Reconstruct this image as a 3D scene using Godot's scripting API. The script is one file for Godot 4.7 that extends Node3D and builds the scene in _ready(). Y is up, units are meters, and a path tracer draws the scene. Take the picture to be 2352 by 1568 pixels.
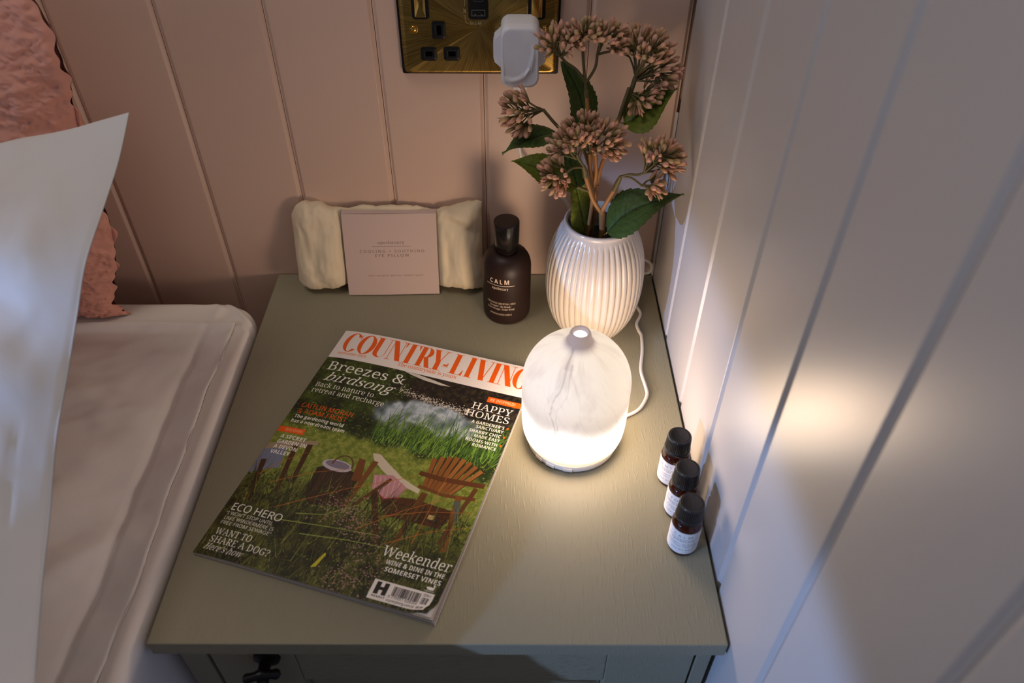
extends Node3D
# A bedside cabinet in the corner of a panelled bedroom. Local heights are given above the cabinet top; TY lifts them above the floor.

const TY := 0.62
const WX := 0.4425      # face of the right wall
const LAMP_AIM := Vector3(0.642, -0.643, -0.418)   # where the unseen reading lamp points
const CEIL := 1.75      # ceiling above the cabinet top

var noise := FastNoiseLite.new()
var used := {}


func V(x: float, y: float, z: float) -> Vector3:
	return Vector3(x, y + TY, z)


# ------------------------------------------------------------------ mesh builder
class MB:
	var v := PackedVector3Array()
	var n := PackedVector3Array()
	var t := PackedVector2Array()
	var c := PackedColorArray()
	var i := PackedInt32Array()
	var tint := Color(1, 1, 1)
	var colored := false

	func vert(p: Vector3, nn: Vector3, uv := Vector2.ZERO) -> int:
		v.append(p); n.append(nn); t.append(uv); c.append(tint)
		return v.size() - 1

	func tri(a: int, b: int, d: int) -> void:
		var cr := (v[b] - v[a]).cross(v[d] - v[a])
		if cr.dot(n[a] + n[b] + n[d]) > 0.0:
			i.append(a); i.append(d); i.append(b)
		else:
			i.append(a); i.append(b); i.append(d)

	func quad(a: int, b: int, d: int, e: int) -> void:
		tri(a, b, d); tri(a, d, e)

	# a face of its own with one flat normal
	func face(ps: Array, nn: Vector3) -> void:
		var k := []
		for p in ps:
			k.append(vert(p, nn))
		for j in range(1, ps.size() - 1):
			tri(k[0], k[j], k[j + 1])

	# f(u, v) -> point. Smooth normals; they point along ref where given, else away from the middle.
	func grid(nu: int, nv: int, f: Callable, closed := false, ref := Vector3.ZERO, colf = null) -> void:
		var b := v.size()
		var w := nu + 1
		var mid := Vector3.ZERO
		for y in nv + 1:
			for x in w:
				var p: Vector3 = f.call(float(x) / nu, float(y) / nv)
				v.append(p); t.append(Vector2(float(x) / nu, float(y) / nv)); n.append(Vector3.ZERO)
				if colf != null:
					c.append(colf.call(float(x) / nu, float(y) / nv))
				else:
					c.append(tint)
				mid += p
		mid /= float(w * (nv + 1))
		for y in nv:
			for x in nu:
				var a := b + y * w + x
				var cr := (v[a + 1] - v[a]).cross(v[a + w] - v[a]) + (v[a + w] - v[a + w + 1]).cross(v[a + 1] - v[a + w + 1])
				n[a] += cr; n[a + 1] += cr; n[a + w] += cr; n[a + w + 1] += cr
		if closed:
			for y in nv + 1:
				var s := n[b + y * w] + n[b + y * w + nu]
				n[b + y * w] = s; n[b + y * w + nu] = s
		for y in [0, nv]:
			if v[b + y * w].distance_squared_to(v[b + y * w + nu / 2]) < 1e-14:
				var s := Vector3.ZERO
				for x in w:
					s += n[b + y * w + x]
				for x in w:
					n[b + y * w + x] = s
		var sum := 0.0
		for k in range(b, v.size()):
			n[k] = n[k].normalized()
			sum += n[k].dot(ref if ref != Vector3.ZERO else v[k] - mid)
		if sum < 0.0:
			for k in range(b, v.size()):
				n[k] = -n[k]
		for y in nv:
			for x in nu:
				var a := b + y * w + x
				quad(a, a + 1, a + w + 1, a + w)

	# profile of (radius, height), outside upwards, turned about the y axis at "at"
	func lathe(prof: Array, seg := 48, at := Vector3.ZERO, vs := []) -> void:
		var m := prof.size()
		var dirs := []
		for k in m - 1:
			var d: Vector2 = prof[k + 1] - prof[k]
			dirs.append(Vector2(d.y, -d.x).normalized())
		var len := [0.0]
		for k in m - 1:
			len.append(len[k] + prof[k].distance_to(prof[k + 1]))
		var rows := []      # (point, normal, v); a sharp corner gets two rows
		for k in m:
			var vv: float = vs[k] if vs.size() else len[k] / len[m - 1]
			if k == 0:
				rows.append([prof[k], dirs[0], vv])
			elif k == m - 1:
				rows.append([prof[k], dirs[m - 2], vv])
			elif dirs[k - 1].dot(dirs[k]) > 0.72:
				rows.append([prof[k], (dirs[k - 1] + dirs[k]).normalized(), vv])
			else:
				rows.append([prof[k], dirs[k - 1], vv])
				rows.append([prof[k], dirs[k], vv])
		var b := v.size()
		for r in rows:
			for s in seg + 1:
				var a := -TAU * s / seg
				v.append(at + Vector3(cos(a) * r[0].x, r[0].y, sin(a) * r[0].x))
				n.append(Vector3(cos(a) * r[1].x, r[1].y, sin(a) * r[1].x))
				t.append(Vector2(float(s) / seg, 1.0 - r[2])); c.append(tint)
		for k in rows.size() - 1:
			if rows[k][0] == rows[k + 1][0]:
				continue
			for s in seg:
				var a := b + k * (seg + 1) + s
				quad(a, a + 1, a + seg + 2, a + seg + 1)

	func tube(path: Array, rad, seg := 8, caps := true) -> void:
		var m := path.size()
		var b := v.size()
		var up := Vector3.UP
		for k in m:
			var d: Vector3 = (path[mini(k + 1, m - 1)] - path[maxi(k - 1, 0)]).normalized()
			if k == 0 and absf(d.y) > 0.9:
				up = Vector3.RIGHT
			var x := (up - d * up.dot(d)).normalized()
			up = x
			var z := d.cross(x)
			var r: float = rad[k] if rad is Array else rad
			for s in seg + 1:
				var a := TAU * s / seg
				var nn := x * cos(a) + z * sin(a)
				vert(path[k] + nn * r, nn, Vector2(float(s) / seg, float(k) / m))
		for k in m - 1:
			for s in seg:
				var a := b + k * (seg + 1) + s
				quad(a, a + 1, a + seg + 2, a + seg + 1)
		if caps:
			for e in [0, m - 1]:
				var d: Vector3 = (path[e] - path[1 if e == 0 else m - 2]).normalized()
				var r: float = rad[e] if rad is Array else rad
				var mid := vert(path[e] + d * r * 0.5, d)
				var ring := []
				for s in seg + 1:
					var p := v[b + e * (seg + 1) + s]
					ring.append(vert(p, (d + (p - path[e]).normalized() * 0.8).normalized()))
				for s in seg:
					tri(mid, ring[s], ring[s + 1])

	# a box with chamfered, softly shaded edges
	func box(at: Vector3, size: Vector3, bev := 0.001, xf := Transform3D()) -> void:
		var h := size / 2.0
		var k := {}
		for sx in [-1, 1]:
			for sy in [-1, 1]:
				for sz in [-1, 1]:
					for ax in 3:
						var p := Vector3(sx * (h.x - (0.0 if ax == 0 else bev)), sy * (h.y - (0.0 if ax == 1 else bev)), sz * (h.z - (0.0 if ax == 2 else bev)))
						var nn := Vector3.ZERO
						nn[ax] = [sx, sy, sz][ax]
						k[[sx, sy, sz, ax]] = vert(xf * (at + p), xf.basis * nn, Vector2(p.x, p.y))
					tri(k[[sx, sy, sz, 0]], k[[sx, sy, sz, 1]], k[[sx, sy, sz, 2]])
		for a in [-1, 1]:
			quad(k[[a, -1, -1, 0]], k[[a, 1, -1, 0]], k[[a, 1, 1, 0]], k[[a, -1, 1, 0]])
			quad(k[[-1, a, -1, 1]], k[[1, a, -1, 1]], k[[1, a, 1, 1]], k[[-1, a, 1, 1]])
			quad(k[[-1, -1, a, 2]], k[[1, -1, a, 2]], k[[1, 1, a, 2]], k[[-1, 1, a, 2]])
			for e in [-1, 1]:
				quad(k[[a, e, -1, 0]], k[[a, e, 1, 0]], k[[a, e, 1, 1]], k[[a, e, -1, 1]])
				quad(k[[a, -1, e, 0]], k[[a, 1, e, 0]], k[[a, 1, e, 2]], k[[a, -1, e, 2]])
				quad(k[[-1, a, e, 1]], k[[1, a, e, 1]], k[[1, a, e, 2]], k[[-1, a, e, 2]])

	# polygon in x, y pushed along z from z0 to z1 (before xf)
	func prism(poly: PackedVector2Array, z0: float, z1: float, xf := Transform3D(), smooth := false) -> void:
		var m := poly.size()
		var sgn := 1.0 if Geometry2D.is_polygon_clockwise(poly) else -1.0
		for e in [[z0, -1.0], [z1, 1.0]]:
			var ids := []
			for p in poly:
				ids.append(vert(xf * Vector3(p.x, p.y, e[0]), xf.basis * Vector3(0, 0, e[1]), p))
			var tr := Geometry2D.triangulate_polygon(poly)
			for k in range(0, tr.size(), 3):
				tri(ids[tr[k]], ids[tr[k + 1]], ids[tr[k + 2]])
		var nor := []
		for k in m:
			var d := poly[(k + 1) % m] - poly[k]
			nor.append(Vector3(-d.y, d.x, 0).normalized() * sgn)
		for k in m:
			var q := (k + 1) % m
			var na: Vector3 = (nor[k] + nor[(k + m - 1) % m]).normalized() if smooth else nor[k]
			var nb: Vector3 = (nor[k] + nor[q]).normalized() if smooth else nor[k]
			var a := vert(xf * Vector3(poly[k].x, poly[k].y, z0), xf.basis * na)
			var b := vert(xf * Vector3(poly[q].x, poly[q].y, z0), xf.basis * nb)
			var d2 := vert(xf * Vector3(poly[q].x, poly[q].y, z1), xf.basis * nb)
			var e2 := vert(xf * Vector3(poly[k].x, poly[k].y, z1), xf.basis * na)
			quad(a, b, d2, e2)

	func mesh() -> ArrayMesh:
		var a := []
		a.resize(Mesh.ARRAY_MAX)
		a[Mesh.ARRAY_VERTEX] = v; a[Mesh.ARRAY_NORMAL] = n; a[Mesh.ARRAY_TEX_UV] = t; a[Mesh.ARRAY_INDEX] = i
		if colored:
			a[Mesh.ARRAY_COLOR] = c
		var m := ArrayMesh.new()
		m.add_surface_from_arrays(Mesh.PRIMITIVE_TRIANGLES, a)
		return m


# ------------------------------------------------------------------ painting flat print
class Canvas:
	var w: int
	var h: int
	var px := PackedByteArray()
	const SS := 4
	static var faces := {}

	func _init(ww: int, hh: int, col: Color) -> void:
		w = ww; h = hh
		px.resize(w * h * 3)
		for k in w * h:
			px[k * 3] = col.r8; px[k * 3 + 1] = col.g8; px[k * 3 + 2] = col.b8

	func fill(cs: Array, col: Color, alpha := 1.0) -> void:
		var y0 := 1e9; var y1 := -1e9; var x0 := 1e9; var x1 := -1e9
		for p in cs:
			for q in p:
				y0 = minf(y0, q.y); y1 = maxf(y1, q.y); x0 = minf(x0, q.x); x1 = maxf(x1, q.x)
		var ry0 := clampi(floori(y0), 0, h); var ry1 := clampi(ceili(y1), 0, h)
		var rx0 := clampi(floori(x0), 0, w); var rx1 := clampi(ceili(x1) + 1, 0, w)
		if ry1 <= ry0 or rx1 <= rx0:
			return
		var rows := []
		rows.resize((ry1 - ry0) * SS)
		for k in rows.size():
			rows[k] = PackedFloat32Array()
		for p in cs:
			var m: int = p.size()
			for k in m:
				var a: Vector2 = p[k]
				var b: Vector2 = p[(k + 1) % m]
				if a.y > b.y:
					var s := a; a = b; b = s
				var ka := maxi(ceili((a.y - ry0) * SS - 0.5), 0)
				var kb := mini(ceili((b.y - ry0) * SS - 0.5), rows.size())
				if kb <= ka:
					continue
				var sl := (b.x - a.x) / (b.y - a.y)
				for r in range(ka, kb):
					rows[r].append(a.x + sl * (ry0 + (r + 0.5) / SS - a.y))
		var cov := PackedFloat32Array()
		cov.resize(rx1 - rx0 + 1)
		var R := float(col.r8); var G := float(col.g8); var B := float(col.b8)
		for y in range(ry0, ry1):
			cov.fill(0.0)
			for s in SS:
				var xs: PackedFloat32Array = rows[(y - ry0) * SS + s]
				xs.sort()
				for k in range(0, xs.size() - 1, 2):
					var xa := clampf(xs[k] - rx0, 0.0, rx1 - rx0); var xb := clampf(xs[k + 1] - rx0, 0.0, rx1 - rx0)
					var ia := int(xa); var ib := int(xb)
					if ia == ib:
						cov[ia] += (xb - xa) / SS
					else:
						cov[ia] += (ia + 1 - xa) / SS
						for x in range(ia + 1, ib):
							cov[x] += 1.0 / SS
						cov[ib] += (xb - ib) / SS
			for x in range(rx0, rx1):
				var f := cov[x - rx0] * alpha
				if f > 0.004:
					var o := (y * w + x) * 3
					px[o] = int(px[o] + (R - px[o]) * f); px[o + 1] = int(px[o + 1] + (G - px[o + 1]) * f); px[o + 2] = int(px[o + 2] + (B - px[o + 2]) * f)

	func rect(x0: float, y0: float, x1: float, y1: float, col: Color, alpha := 1.0) -> void:
		fill([PackedVector2Array([Vector2(x0, y0), Vector2(x1, y0), Vector2(x1, y1), Vector2(x0, y1)])], col, alpha)

	func disc(x: float, y: float, rx: float, ry: float, col: Color, alpha := 1.0) -> void:
		fill([Canvas.oval(x, y, rx, ry)], col, alpha)

	static func oval(x: float, y: float, rx: float, ry: float) -> PackedVector2Array:
		var p := PackedVector2Array()
		var m := 10 if maxf(rx, ry) < 8.0 else 40
		for k in m:
			p.append(Vector2(x + cos(TAU * k / m) * rx, y + sin(TAU * k / m) * ry))
		return p

	# a tapering stroke through points
	func stroke(ps: Array, wa: float, wb: float, col: Color, alpha := 1.0) -> void:
		var l := PackedVector2Array(); var r := PackedVector2Array()
		for k in ps.size():
			var d: Vector2 = (ps[mini(k + 1, ps.size() - 1)] - ps[maxi(k - 1, 0)]).normalized()
			var o := Vector2(-d.y, d.x) * lerpf(wa, wb, float(k) / (ps.size() - 1)) * 0.5
			l.append(ps[k] + o); r.append(ps[k] - o)
		r.reverse()
		l.append_array(r)
		fill([l], col, alpha)

	static func glyphs(text: String, font: String, weight: int, track := 0.0) -> Array:
		var key := font + str(weight)
		if not faces.has(key):
			var f := SystemFont.new()
			f.font_names = PackedStringArray([font])
			f.font_weight = weight
			faces[key] = f
		var rid: RID = faces[key].get_rids()[0]
		var ts := TextServerManager.get_primary_interface()
		var pen := 0.0
		var out := []
		for ch in text:
			var gi := ts.font_get_glyph_index(rid, 256, ch.unicode_at(0), 0)
			var d: Dictionary = ts.font_get_glyph_contours(rid, 256, gi)
			var cs := []
			if d.has("points"):
				var from := 0
				for e in d.contours:
					cs.append(Canvas.flatten(d.points.slice(from, e + 1), pen))
					from = e + 1
			out.append(cs)
			pen += ts.font_get_glyph_advance(rid, 256, gi).x + track * 256.0
		return [out, pen - track * 256.0]

	static func flatten(ps, pen: float) -> PackedVector2Array:
		var out := PackedVector2Array()
		var m: int = ps.size()
		var full := []
		for k in m:
			var a: Vector3 = ps[k]; var b: Vector3 = ps[(k + 1) % m]
			full.append(a)
			if a.z != 1.0 and b.z != 1.0:
				full.append(Vector3((a.x + b.x) / 2, (a.y + b.y) / 2, 1.0))
		var s := 0
		while full[s].z != 1.0:
			s += 1
		var q := full.size()
		var k := 0
		while k < q:
			var a: Vector3 = full[(s + k) % q]; var b: Vector3 = full[(s + k + 1) % q]
			out.append(Vector2(a.x + pen, a.y))
			if b.z != 1.0:
				var e: Vector3 = full[(s + k + 2) % q]
				for j in [0.25, 0.5, 0.75]:
					var p := a.lerp(b, j).lerp(b.lerp(e, j), j)
					out.append(Vector2(p.x + pen, p.y))
				k += 1
			k += 1
		return out

	# text between x0 and x1 on a baseline, capitals cap high; fits the width
	func text(s: String, x0: float, x1: float, base: float, cap: float, col: Color, font := "Droid Sans", weight := 400, slant := 0.0, track := 0.0, alpha := 1.0) -> void:
		var g := Canvas.glyphs(s, font, weight, track)
		var sx: float = (x1 - x0) / g[1]
		var sy := cap / (256.0 * 0.714)
		for cs in g[0]:
			var o := []
			for p in cs:
				var l := PackedVector2Array()
				for q in p:
					l.append(Vector2(x0 + q.x * sx - q.y * sy * slant, base + q.y * sy))
				o.append(l)
			if o.size():
				fill(o, col, alpha)

	func texture() -> ImageTexture:
		return ImageTexture.create_from_image(Image.create_from_data(w, h, false, Image.FORMAT_RGB8, px))


# ------------------------------------------------------------------ nodes and materials
func named(o: Node, called: String, parent: Node) -> void:
	var key := str(parent.get_instance_id()) + called
	var k: int = used.get(key, 0)
	used[key] = k + 1
	o.name = called if k == 0 else "%s_%03d" % [called, k]
	parent.add_child(o, true)


func obj(called: String, m, material: Material, parent: Node = self) -> MeshInstance3D:
	var o := MeshInstance3D.new()
	o.mesh = m.mesh() if m is MB else m
	o.material_override = material
	named(o, called, parent)
	return o


func thing(called: String, label: String, category: String, at := Vector3.ZERO, turn := 0.0, group := "") -> Node3D:
	var o := Node3D.new()
	named(o, called, self)
	o.position = at
	o.rotation.y = turn
	tag(o, label, category, group)
	return o


func tag(o: Node, label: String, category: String, group := "") -> void:
	o.set_meta("label", label)
	o.set_meta("category", category)
	if group:
		o.set_meta("group", group)


func structure(called: String) -> Node3D:
	var o := Node3D.new()
	named(o, called, self)
	o.set_meta("kind", "structure")
	return o


func mat(called: String, col: Color, rough := 0.6, metal := 0.0, spec := 0.5) -> StandardMaterial3D:
	var m := StandardMaterial3D.new()
	m.resource_name = called
	m.albedo_color = col
	m.roughness = rough
	m.metallic = metal
	m.metallic_specular = spec
	return m


func rgb(r: int, g: int, b: int) -> Color:
	return Color8(r, g, b)


func relief(m: StandardMaterial3D, cm: float, scale: Vector3, freq := 0.02, octaves := 3, lo := 0.0, hi := 1.0, seed_ := 1, size := 512) -> void:
	var f := FastNoiseLite.new()
	f.seed = seed_
	f.noise_type = FastNoiseLite.TYPE_SIMPLEX_SMOOTH
	f.frequency = freq
	f.fractal_octaves = octaves
	var t := NoiseTexture2D.new()
	t.width = size; t.height = size
	t.seamless = true
	t.noise = f
	var g := Gradient.new()
	g.offsets = PackedFloat32Array([lo, hi])
	g.colors = PackedColorArray([Color.BLACK, Color.WHITE])
	t.color_ramp = g
	m.heightmap_enabled = true
	m.heightmap_texture = t
	m.heightmap_scale = cm
	m.uv1_triplanar = true
	m.uv1_scale = scale


func spline(ps: Array, per := 6) -> Array:
	var out := []
	for k in ps.size() - 1:
		var a: Vector3 = ps[maxi(k - 1, 0)]; var b: Vector3 = ps[k]; var c: Vector3 = ps[k + 1]; var d: Vector3 = ps[mini(k + 2, ps.size() - 1)]
		for j in per:
			var t := float(j) / per
			out.append(b.cubic_interpolate(c, a, d, t))
	out.append(ps[-1])
	return out


func along(ps: Array, t: float) -> Vector3:
	var x := clampf(t, 0.0, 1.0) * (ps.size() - 1)
	var k := mini(int(x), ps.size() - 2)
	return ps[k].cubic_interpolate(ps[k + 1], ps[maxi(k - 1, 0)], ps[mini(k + 2, ps.size() - 1)], x - k)


func rounded(w: float, h: float, r: float, seg := 6) -> PackedVector2Array:
	var p := PackedVector2Array()
	for q in 4:
		var cx := (w / 2 - r) * (1 if q == 0 or q == 3 else -1)
		var cy := (h / 2 - r) * (1 if q < 2 else -1)
		for k in seg + 1:
			var a := PI / 2 * (q + float(k) / seg)
			p.append(Vector2(cx + cos(a) * r, cy + sin(a) * r))
	return p


func at(x: float, y: float, z: float) -> Transform3D:
	return Transform3D(Basis(), Vector3(x, y, z))


# ------------------------------------------------------------------ everything
var wall_paint: StandardMaterial3D
var back_paint: StandardMaterial3D
var sage: StandardMaterial3D
var cotton: StandardMaterial3D


func _ready() -> void:
	noise.seed = 7
	noise.frequency = 1.0
	noise.fractal_octaves = 3
	camera()
	lights()
	materials()
	room()
	bed()
	cabinet()
	socket()
	vase()
	flowers()
	diffuser()
	eye_pillow()
	spray_bottle()
	oil_bottles()
	cable()
	magazine()


func camera() -> void:
	var c := Camera3D.new()
	c.name = "camera"
	c.position = V(0.2765, 0.5664, 0.7278)
	c.basis = Basis.from_euler(Vector3(-0.7487, 0.0006, 0.0021))
	var a := CameraAttributesPhysical.new()
	a.frustum_focal_length = 24.0 * 1782.7 / 1568.0
	a.frustum_near = 0.02
	a.frustum_far = 20.0
	a.frustum_focus_distance = 0.76
	a.exposure_aperture = 5.6
	c.attributes = a
	add_child(c)


func lights() -> void:
	var we := WorldEnvironment.new()
	we.name = "world"
	var e := Environment.new()
	e.background_mode = Environment.BG_COLOR
	e.background_color = rgb(150, 175, 215)
	e.tonemap_mode = Environment.TONE_MAPPER_LINEAR
	e.tonemap_exposure = 1.17
	e.sdfgi_enabled = true
	e.ssao_enabled = true
	e.ssil_enabled = true
	we.environment = e
	add_child(we)
	# daylight from an unseen window past the bed, cools the right wall
	var w := AreaLight3D.new()
	w.name = "unseen_window_daylight"
	w.area_size = Vector2(1.3, 1.1)
	w.position = V(-3.17, 0.75, 1.45)
	w.rotation.y = -PI / 2
	w.light_color = rgb(200, 222, 255)
	w.light_energy = 0.78
	w.area_range = 9.0
	w.shadow_enabled = true
	add_child(w)
	# added overhead fill that brightens the bed and tabletop
	var c := AreaLight3D.new()
	c.name = "added_ceiling_fill_light"
	c.area_size = Vector2(0.5, 0.5)
	c.position = V(-0.3, CEIL - 0.075, 0.5)
	c.rotation.x = -PI / 2
	c.light_color = rgb(255, 243, 228)
	c.light_energy = 0.45
	c.area_range = 9.0
	c.shadow_enabled = true
	add_child(c)
	# unseen cool white lamp past the bed, lights the corner from the left
	var s := SpotLight3D.new()
	s.name = "unseen_reading_lamp_light"
	s.position = V(-2.4, 0.85, 2.1)
	# aimed steeply down towards the corner; the upper edge of its cone falls 11 degrees below the horizontal
	s.basis = Basis.looking_at(LAMP_AIM)
	s.spot_angle = 29.0
	s.spot_angle_attenuation = 0.04
	s.spot_range = 9.0
	s.spot_attenuation = 2.0
	s.light_size = 0.022
	s.light_color = rgb(150, 188, 255)
	s.light_energy = 7.0
	s.shadow_enabled = true
	add_child(s)


func materials() -> void:
	wall_paint = mat("warm white wall paint", rgb(184, 179, 176), 0.32, 0.0, 0.5)
	back_paint = wall_paint.duplicate()
	back_paint.resource_name = "blush wall paint"
	back_paint.roughness = 0.45
	back_paint.albedo_color = rgb(208, 177, 158)
	sage = mat("sage paint", rgb(141, 135, 113), 0.5, 0.0, 0.45)
	relief(sage, 0.012, Vector3(14, 3, 1.6), 0.03, 3, 0.62, 0.80, 5, 1024)
	cotton = mat("white cotton", rgb(240, 235, 229), 0.9, 0.0, 0.2)
	cotton.rim_enabled = true
	cotton.rim = 0.15


# ------------------------------------------------------------------ the room
func board_mesh(w: float, h: float) -> ArrayMesh:
	var m := MB.new()
	var g := 0.0003
	var prof := PackedVector2Array([Vector2(g, -0.0026), Vector2(0.0016, -0.0026), Vector2(0.0040, -0.0002), Vector2(0.0046, 0), Vector2(w - 0.0046, 0), Vector2(w - 0.0040, -0.0002), Vector2(w - 0.0016, -0.0026), Vector2(w - g, -0.0026), Vector2(w - g, -0.012), Vector2(g, -0.012)])
	# the profile lies in x, z: push it upwards
	m.prism(prof, 0.0, h, Transform3D(Basis(Vector3(1, 0, 0), Vector3(0, 0, 1), Vector3(0, 1, 0)), Vector3.ZERO))
	return m.mesh()


func slab(called: String, a: Vector3, b: Vector3, m: Material, parent: Node) -> MeshInstance3D:
	var mb := MB.new()
	mb.box((a + b) / 2, (b - a).abs(), 0.001)
	return obj(called, mb, m, parent)


func room() -> void:
	var x0 := -3.2
	var z1 := 3.6
	var top := CEIL
	var h := top + TY
	var wb := structure("wall_back")
	slab("plaster", V(x0 - 0.1, -TY, -0.11), V(WX + 0.11, top, -0.0122), back_paint, wb)
	var bm := board_mesh(0.1006, h)
	for k in range(-31, 7):
		var x := -0.1548 + 0.1006 * k
		if x + 0.1006 > WX:
			var last := obj("board", board_mesh(WX - 0.0008 - x, h), back_paint, wb)
			last.position = V(x, -TY, 0)
			break
		if x < x0:
			continue
		var o := obj("board", bm, back_paint, wb)
		o.position = V(x, -TY, 0)
	var wr := structure("wall_right")
	slab("plaster", V(WX + 0.0122, -TY, -0.11), V(WX + 0.11, top, z1 + 0.1), wall_paint, wr)
	var first := obj("board", board_mesh(0.1085, h), wall_paint, wr)
	first.position = V(WX, -TY, 0.109)
	first.rotation.y = -PI / 2
	first.position = V(WX, -TY, 0.0005)
	var rm := board_mesh(0.0982, h)
	for k in 36:
		var o := obj("board", rm, wall_paint, wr)
		o.rotation.y = -PI / 2
		o.position = V(WX, -TY, 0.109 + 0.0982 * k)
	# the painted caulk that closes the lower part of the corner
	var cm := MB.new()
	cm.prism(PackedVector2Array([Vector2(0, 0), Vector2(-0.0022, 0), Vector2(-0.0008, 0.0008), Vector2(0, 0.0022)]), 0.0, TY + 0.205, Transform3D(Basis(Vector3(1, 0, 0), Vector3(0, 0, 1), Vector3(0, 1, 0)), V(WX, -TY, 0)))
	var tr := structure("trim_1")
	obj("caulk", cm, wall_paint, tr)
	# the rest of the room, out of the picture
	var plain := mat("plain plaster", rgb(206, 196, 184), 0.8)
	var wl := structure("wall_left")
	slab("plaster", V(x0 - 0.1, -TY, -0.0122), V(x0, 0.15, z1 + 0.1), plain, wl)
	slab("plaster", V(x0 - 0.1, 1.35, -0.0122), V(x0, top, z1 + 0.1), plain, wl)
	slab("plaster", V(x0 - 0.1, 0.15, -0.0122), V(x0, 1.35, 0.75), plain, wl)
	slab("plaster", V(x0 - 0.1, 0.15, 2.15), V(x0, 1.35, z1 + 0.1), plain, wl)
	var wf := structure("wall_front")
	slab("plaster", V(x0 - 0.1, -TY, z1), V(WX + 0.11, top, z1 + 0.1), plain, wf)
	var ce := structure("ceiling")
	slab("plaster", V(x0 - 0.1, top, -0.11), V(WX + 0.11, top + 0.1, z1 + 0.1), mat("ceiling white", rgb(225, 222, 216), 0.85), ce)
	var fl := structure("floor")
	slab("carpet", V(x0 - 0.1, -TY - 0.1, -0.11), V(WX + 0.11, -TY, z1 + 0.1), mat("beige carpet", rgb(150, 138, 124), 0.95), fl)
	var wi := structure("unseen_window_1")  # out of view, the opening for the cool light from the left
	var white := mat("window white", rgb(228, 226, 222), 0.5)
	var fm := MB.new()
	for e in [[0.15, 0.75, 0.18, 2.15], [1.32, 0.75, 1.35, 2.15], [0.15, 0.75, 1.35, 0.79], [0.15, 2.11, 1.35, 2.15], [0.15, 1.43, 1.35, 1.47]]:
		fm.box(V(x0 - 0.06, (e[0] + e[2]) / 2, (e[1] + e[3]) / 2), Vector3(0.05, e[2] - e[0], e[3] - e[1]), 0.004)
	obj("window_frame", fm, white, wi)
	var pane := mat("window glass", Color(0.95, 0.98, 1.0, 0.06), 0.02)
	pane.transparency = BaseMaterial3D.TRANSPARENCY_ALPHA
	slab("pane", V(x0 - 0.062, 0.18, 0.79), V(x0 - 0.058, 1.32, 1.43), pane, wi)
	slab("pane", V(x0 - 0.062, 0.18, 1.47), V(x0 - 0.058, 1.32, 2.11), pane, wi)
	var cl := thing("added_ceiling_fill", "added square fill light on the white ceiling, out of view above the bed", "lamp", V(-0.3, CEIL, 0.5))  # added fitting that carries the overhead fill
	var ch := MB.new()
	ch.box(Vector3(0, -0.03, 0), Vector3(0.56, 0.06, 0.56), 0.01)
	obj("housing", ch, white, cl)
	var dif := mat("added fill panel", rgb(240, 234, 226), 0.5)
	dif.emission_enabled = true
	dif.emission = rgb(255, 236, 216)
	dif.emission_energy_multiplier = 0.3
	var cp := MB.new()
	cp.box(Vector3(0, -0.065, 0), Vector3(0.5, 0.008, 0.5), 0.002)
	obj("fill_panel", cp, dif, cl)
	# the reading lamp, out of view, placed to light the corner from the left
	var iron := mat("lamp metal", rgb(40, 40, 42), 0.4, 0.8)
	var l := thing("unseen_reading_lamp", "unseen dark metal reading lamp, out of view past the bed, lighting the corner", "lamp", V(-2.4, -TY, 2.1))
	var b := MB.new()
	b.lathe([Vector2(0, 0), Vector2(0.13, 0), Vector2(0.13, 0.012), Vector2(0.02, 0.02), Vector2(0, 0.02)], 40, Vector3(-0.35, 0, 0))
	obj("base", b, iron, l)
	var p := MB.new()
	p.tube(spline([Vector3(-0.35, 0.018, 0), Vector3(-0.35, 0.7, 0), Vector3(-0.35, 1.4, 0), Vector3(-0.3, 1.56, 0), Vector3(-0.15, 1.58, 0), Vector3(-0.016, 1.525, 0.01)]), 0.008, 12)
	obj("pole", p, iron, l)
	var head := Transform3D(Basis(Quaternion(Vector3.DOWN, LAMP_AIM.normalized())), Vector3(0, 0.85 + TY, 0) - LAMP_AIM.normalized() * 0.008)
	var hd := MB.new()
	hd.lathe([Vector2(0.024, 0.0), Vector2(0.028, 0.0), Vector2(0.028, 0.02), Vector2(0.012, 0.045), Vector2(0, 0.045)], 32)
	obj("lamp_head", hd, iron, l).transform = head
	var led := mat("led face", rgb(230, 235, 245), 0.5)
	led.emission_enabled = true
	led.emission = rgb(180, 205, 255)
	led.emission_energy_multiplier = 2.0
	var ld := MB.new()
	ld.lathe([Vector2(0, 0.001), Vector2(0.024, 0.001), Vector2(0.024, 0.006), Vector2(0, 0.006)], 32)
	obj("light_disc", ld, led, l).transform = head


# ------------------------------------------------------------------ the bed
func crease(p: Vector2, a: Vector2, b: Vector2, width: float, asp := 1.0) -> float:
	var q := Vector2(p.x * asp, p.y)
	var s := Vector2(a.x * asp, a.y)
	var d := Vector2(b.x * asp, b.y) - s
	var t := clampf((q - s).dot(d) / d.length_squared(), 0.0, 1.0)
	var r := q.distance_to(s + d * t) / width
	return exp(-r * r) * (0.35 + 0.65 * sin(PI * clampf(t, 0.04, 0.96)))


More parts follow.
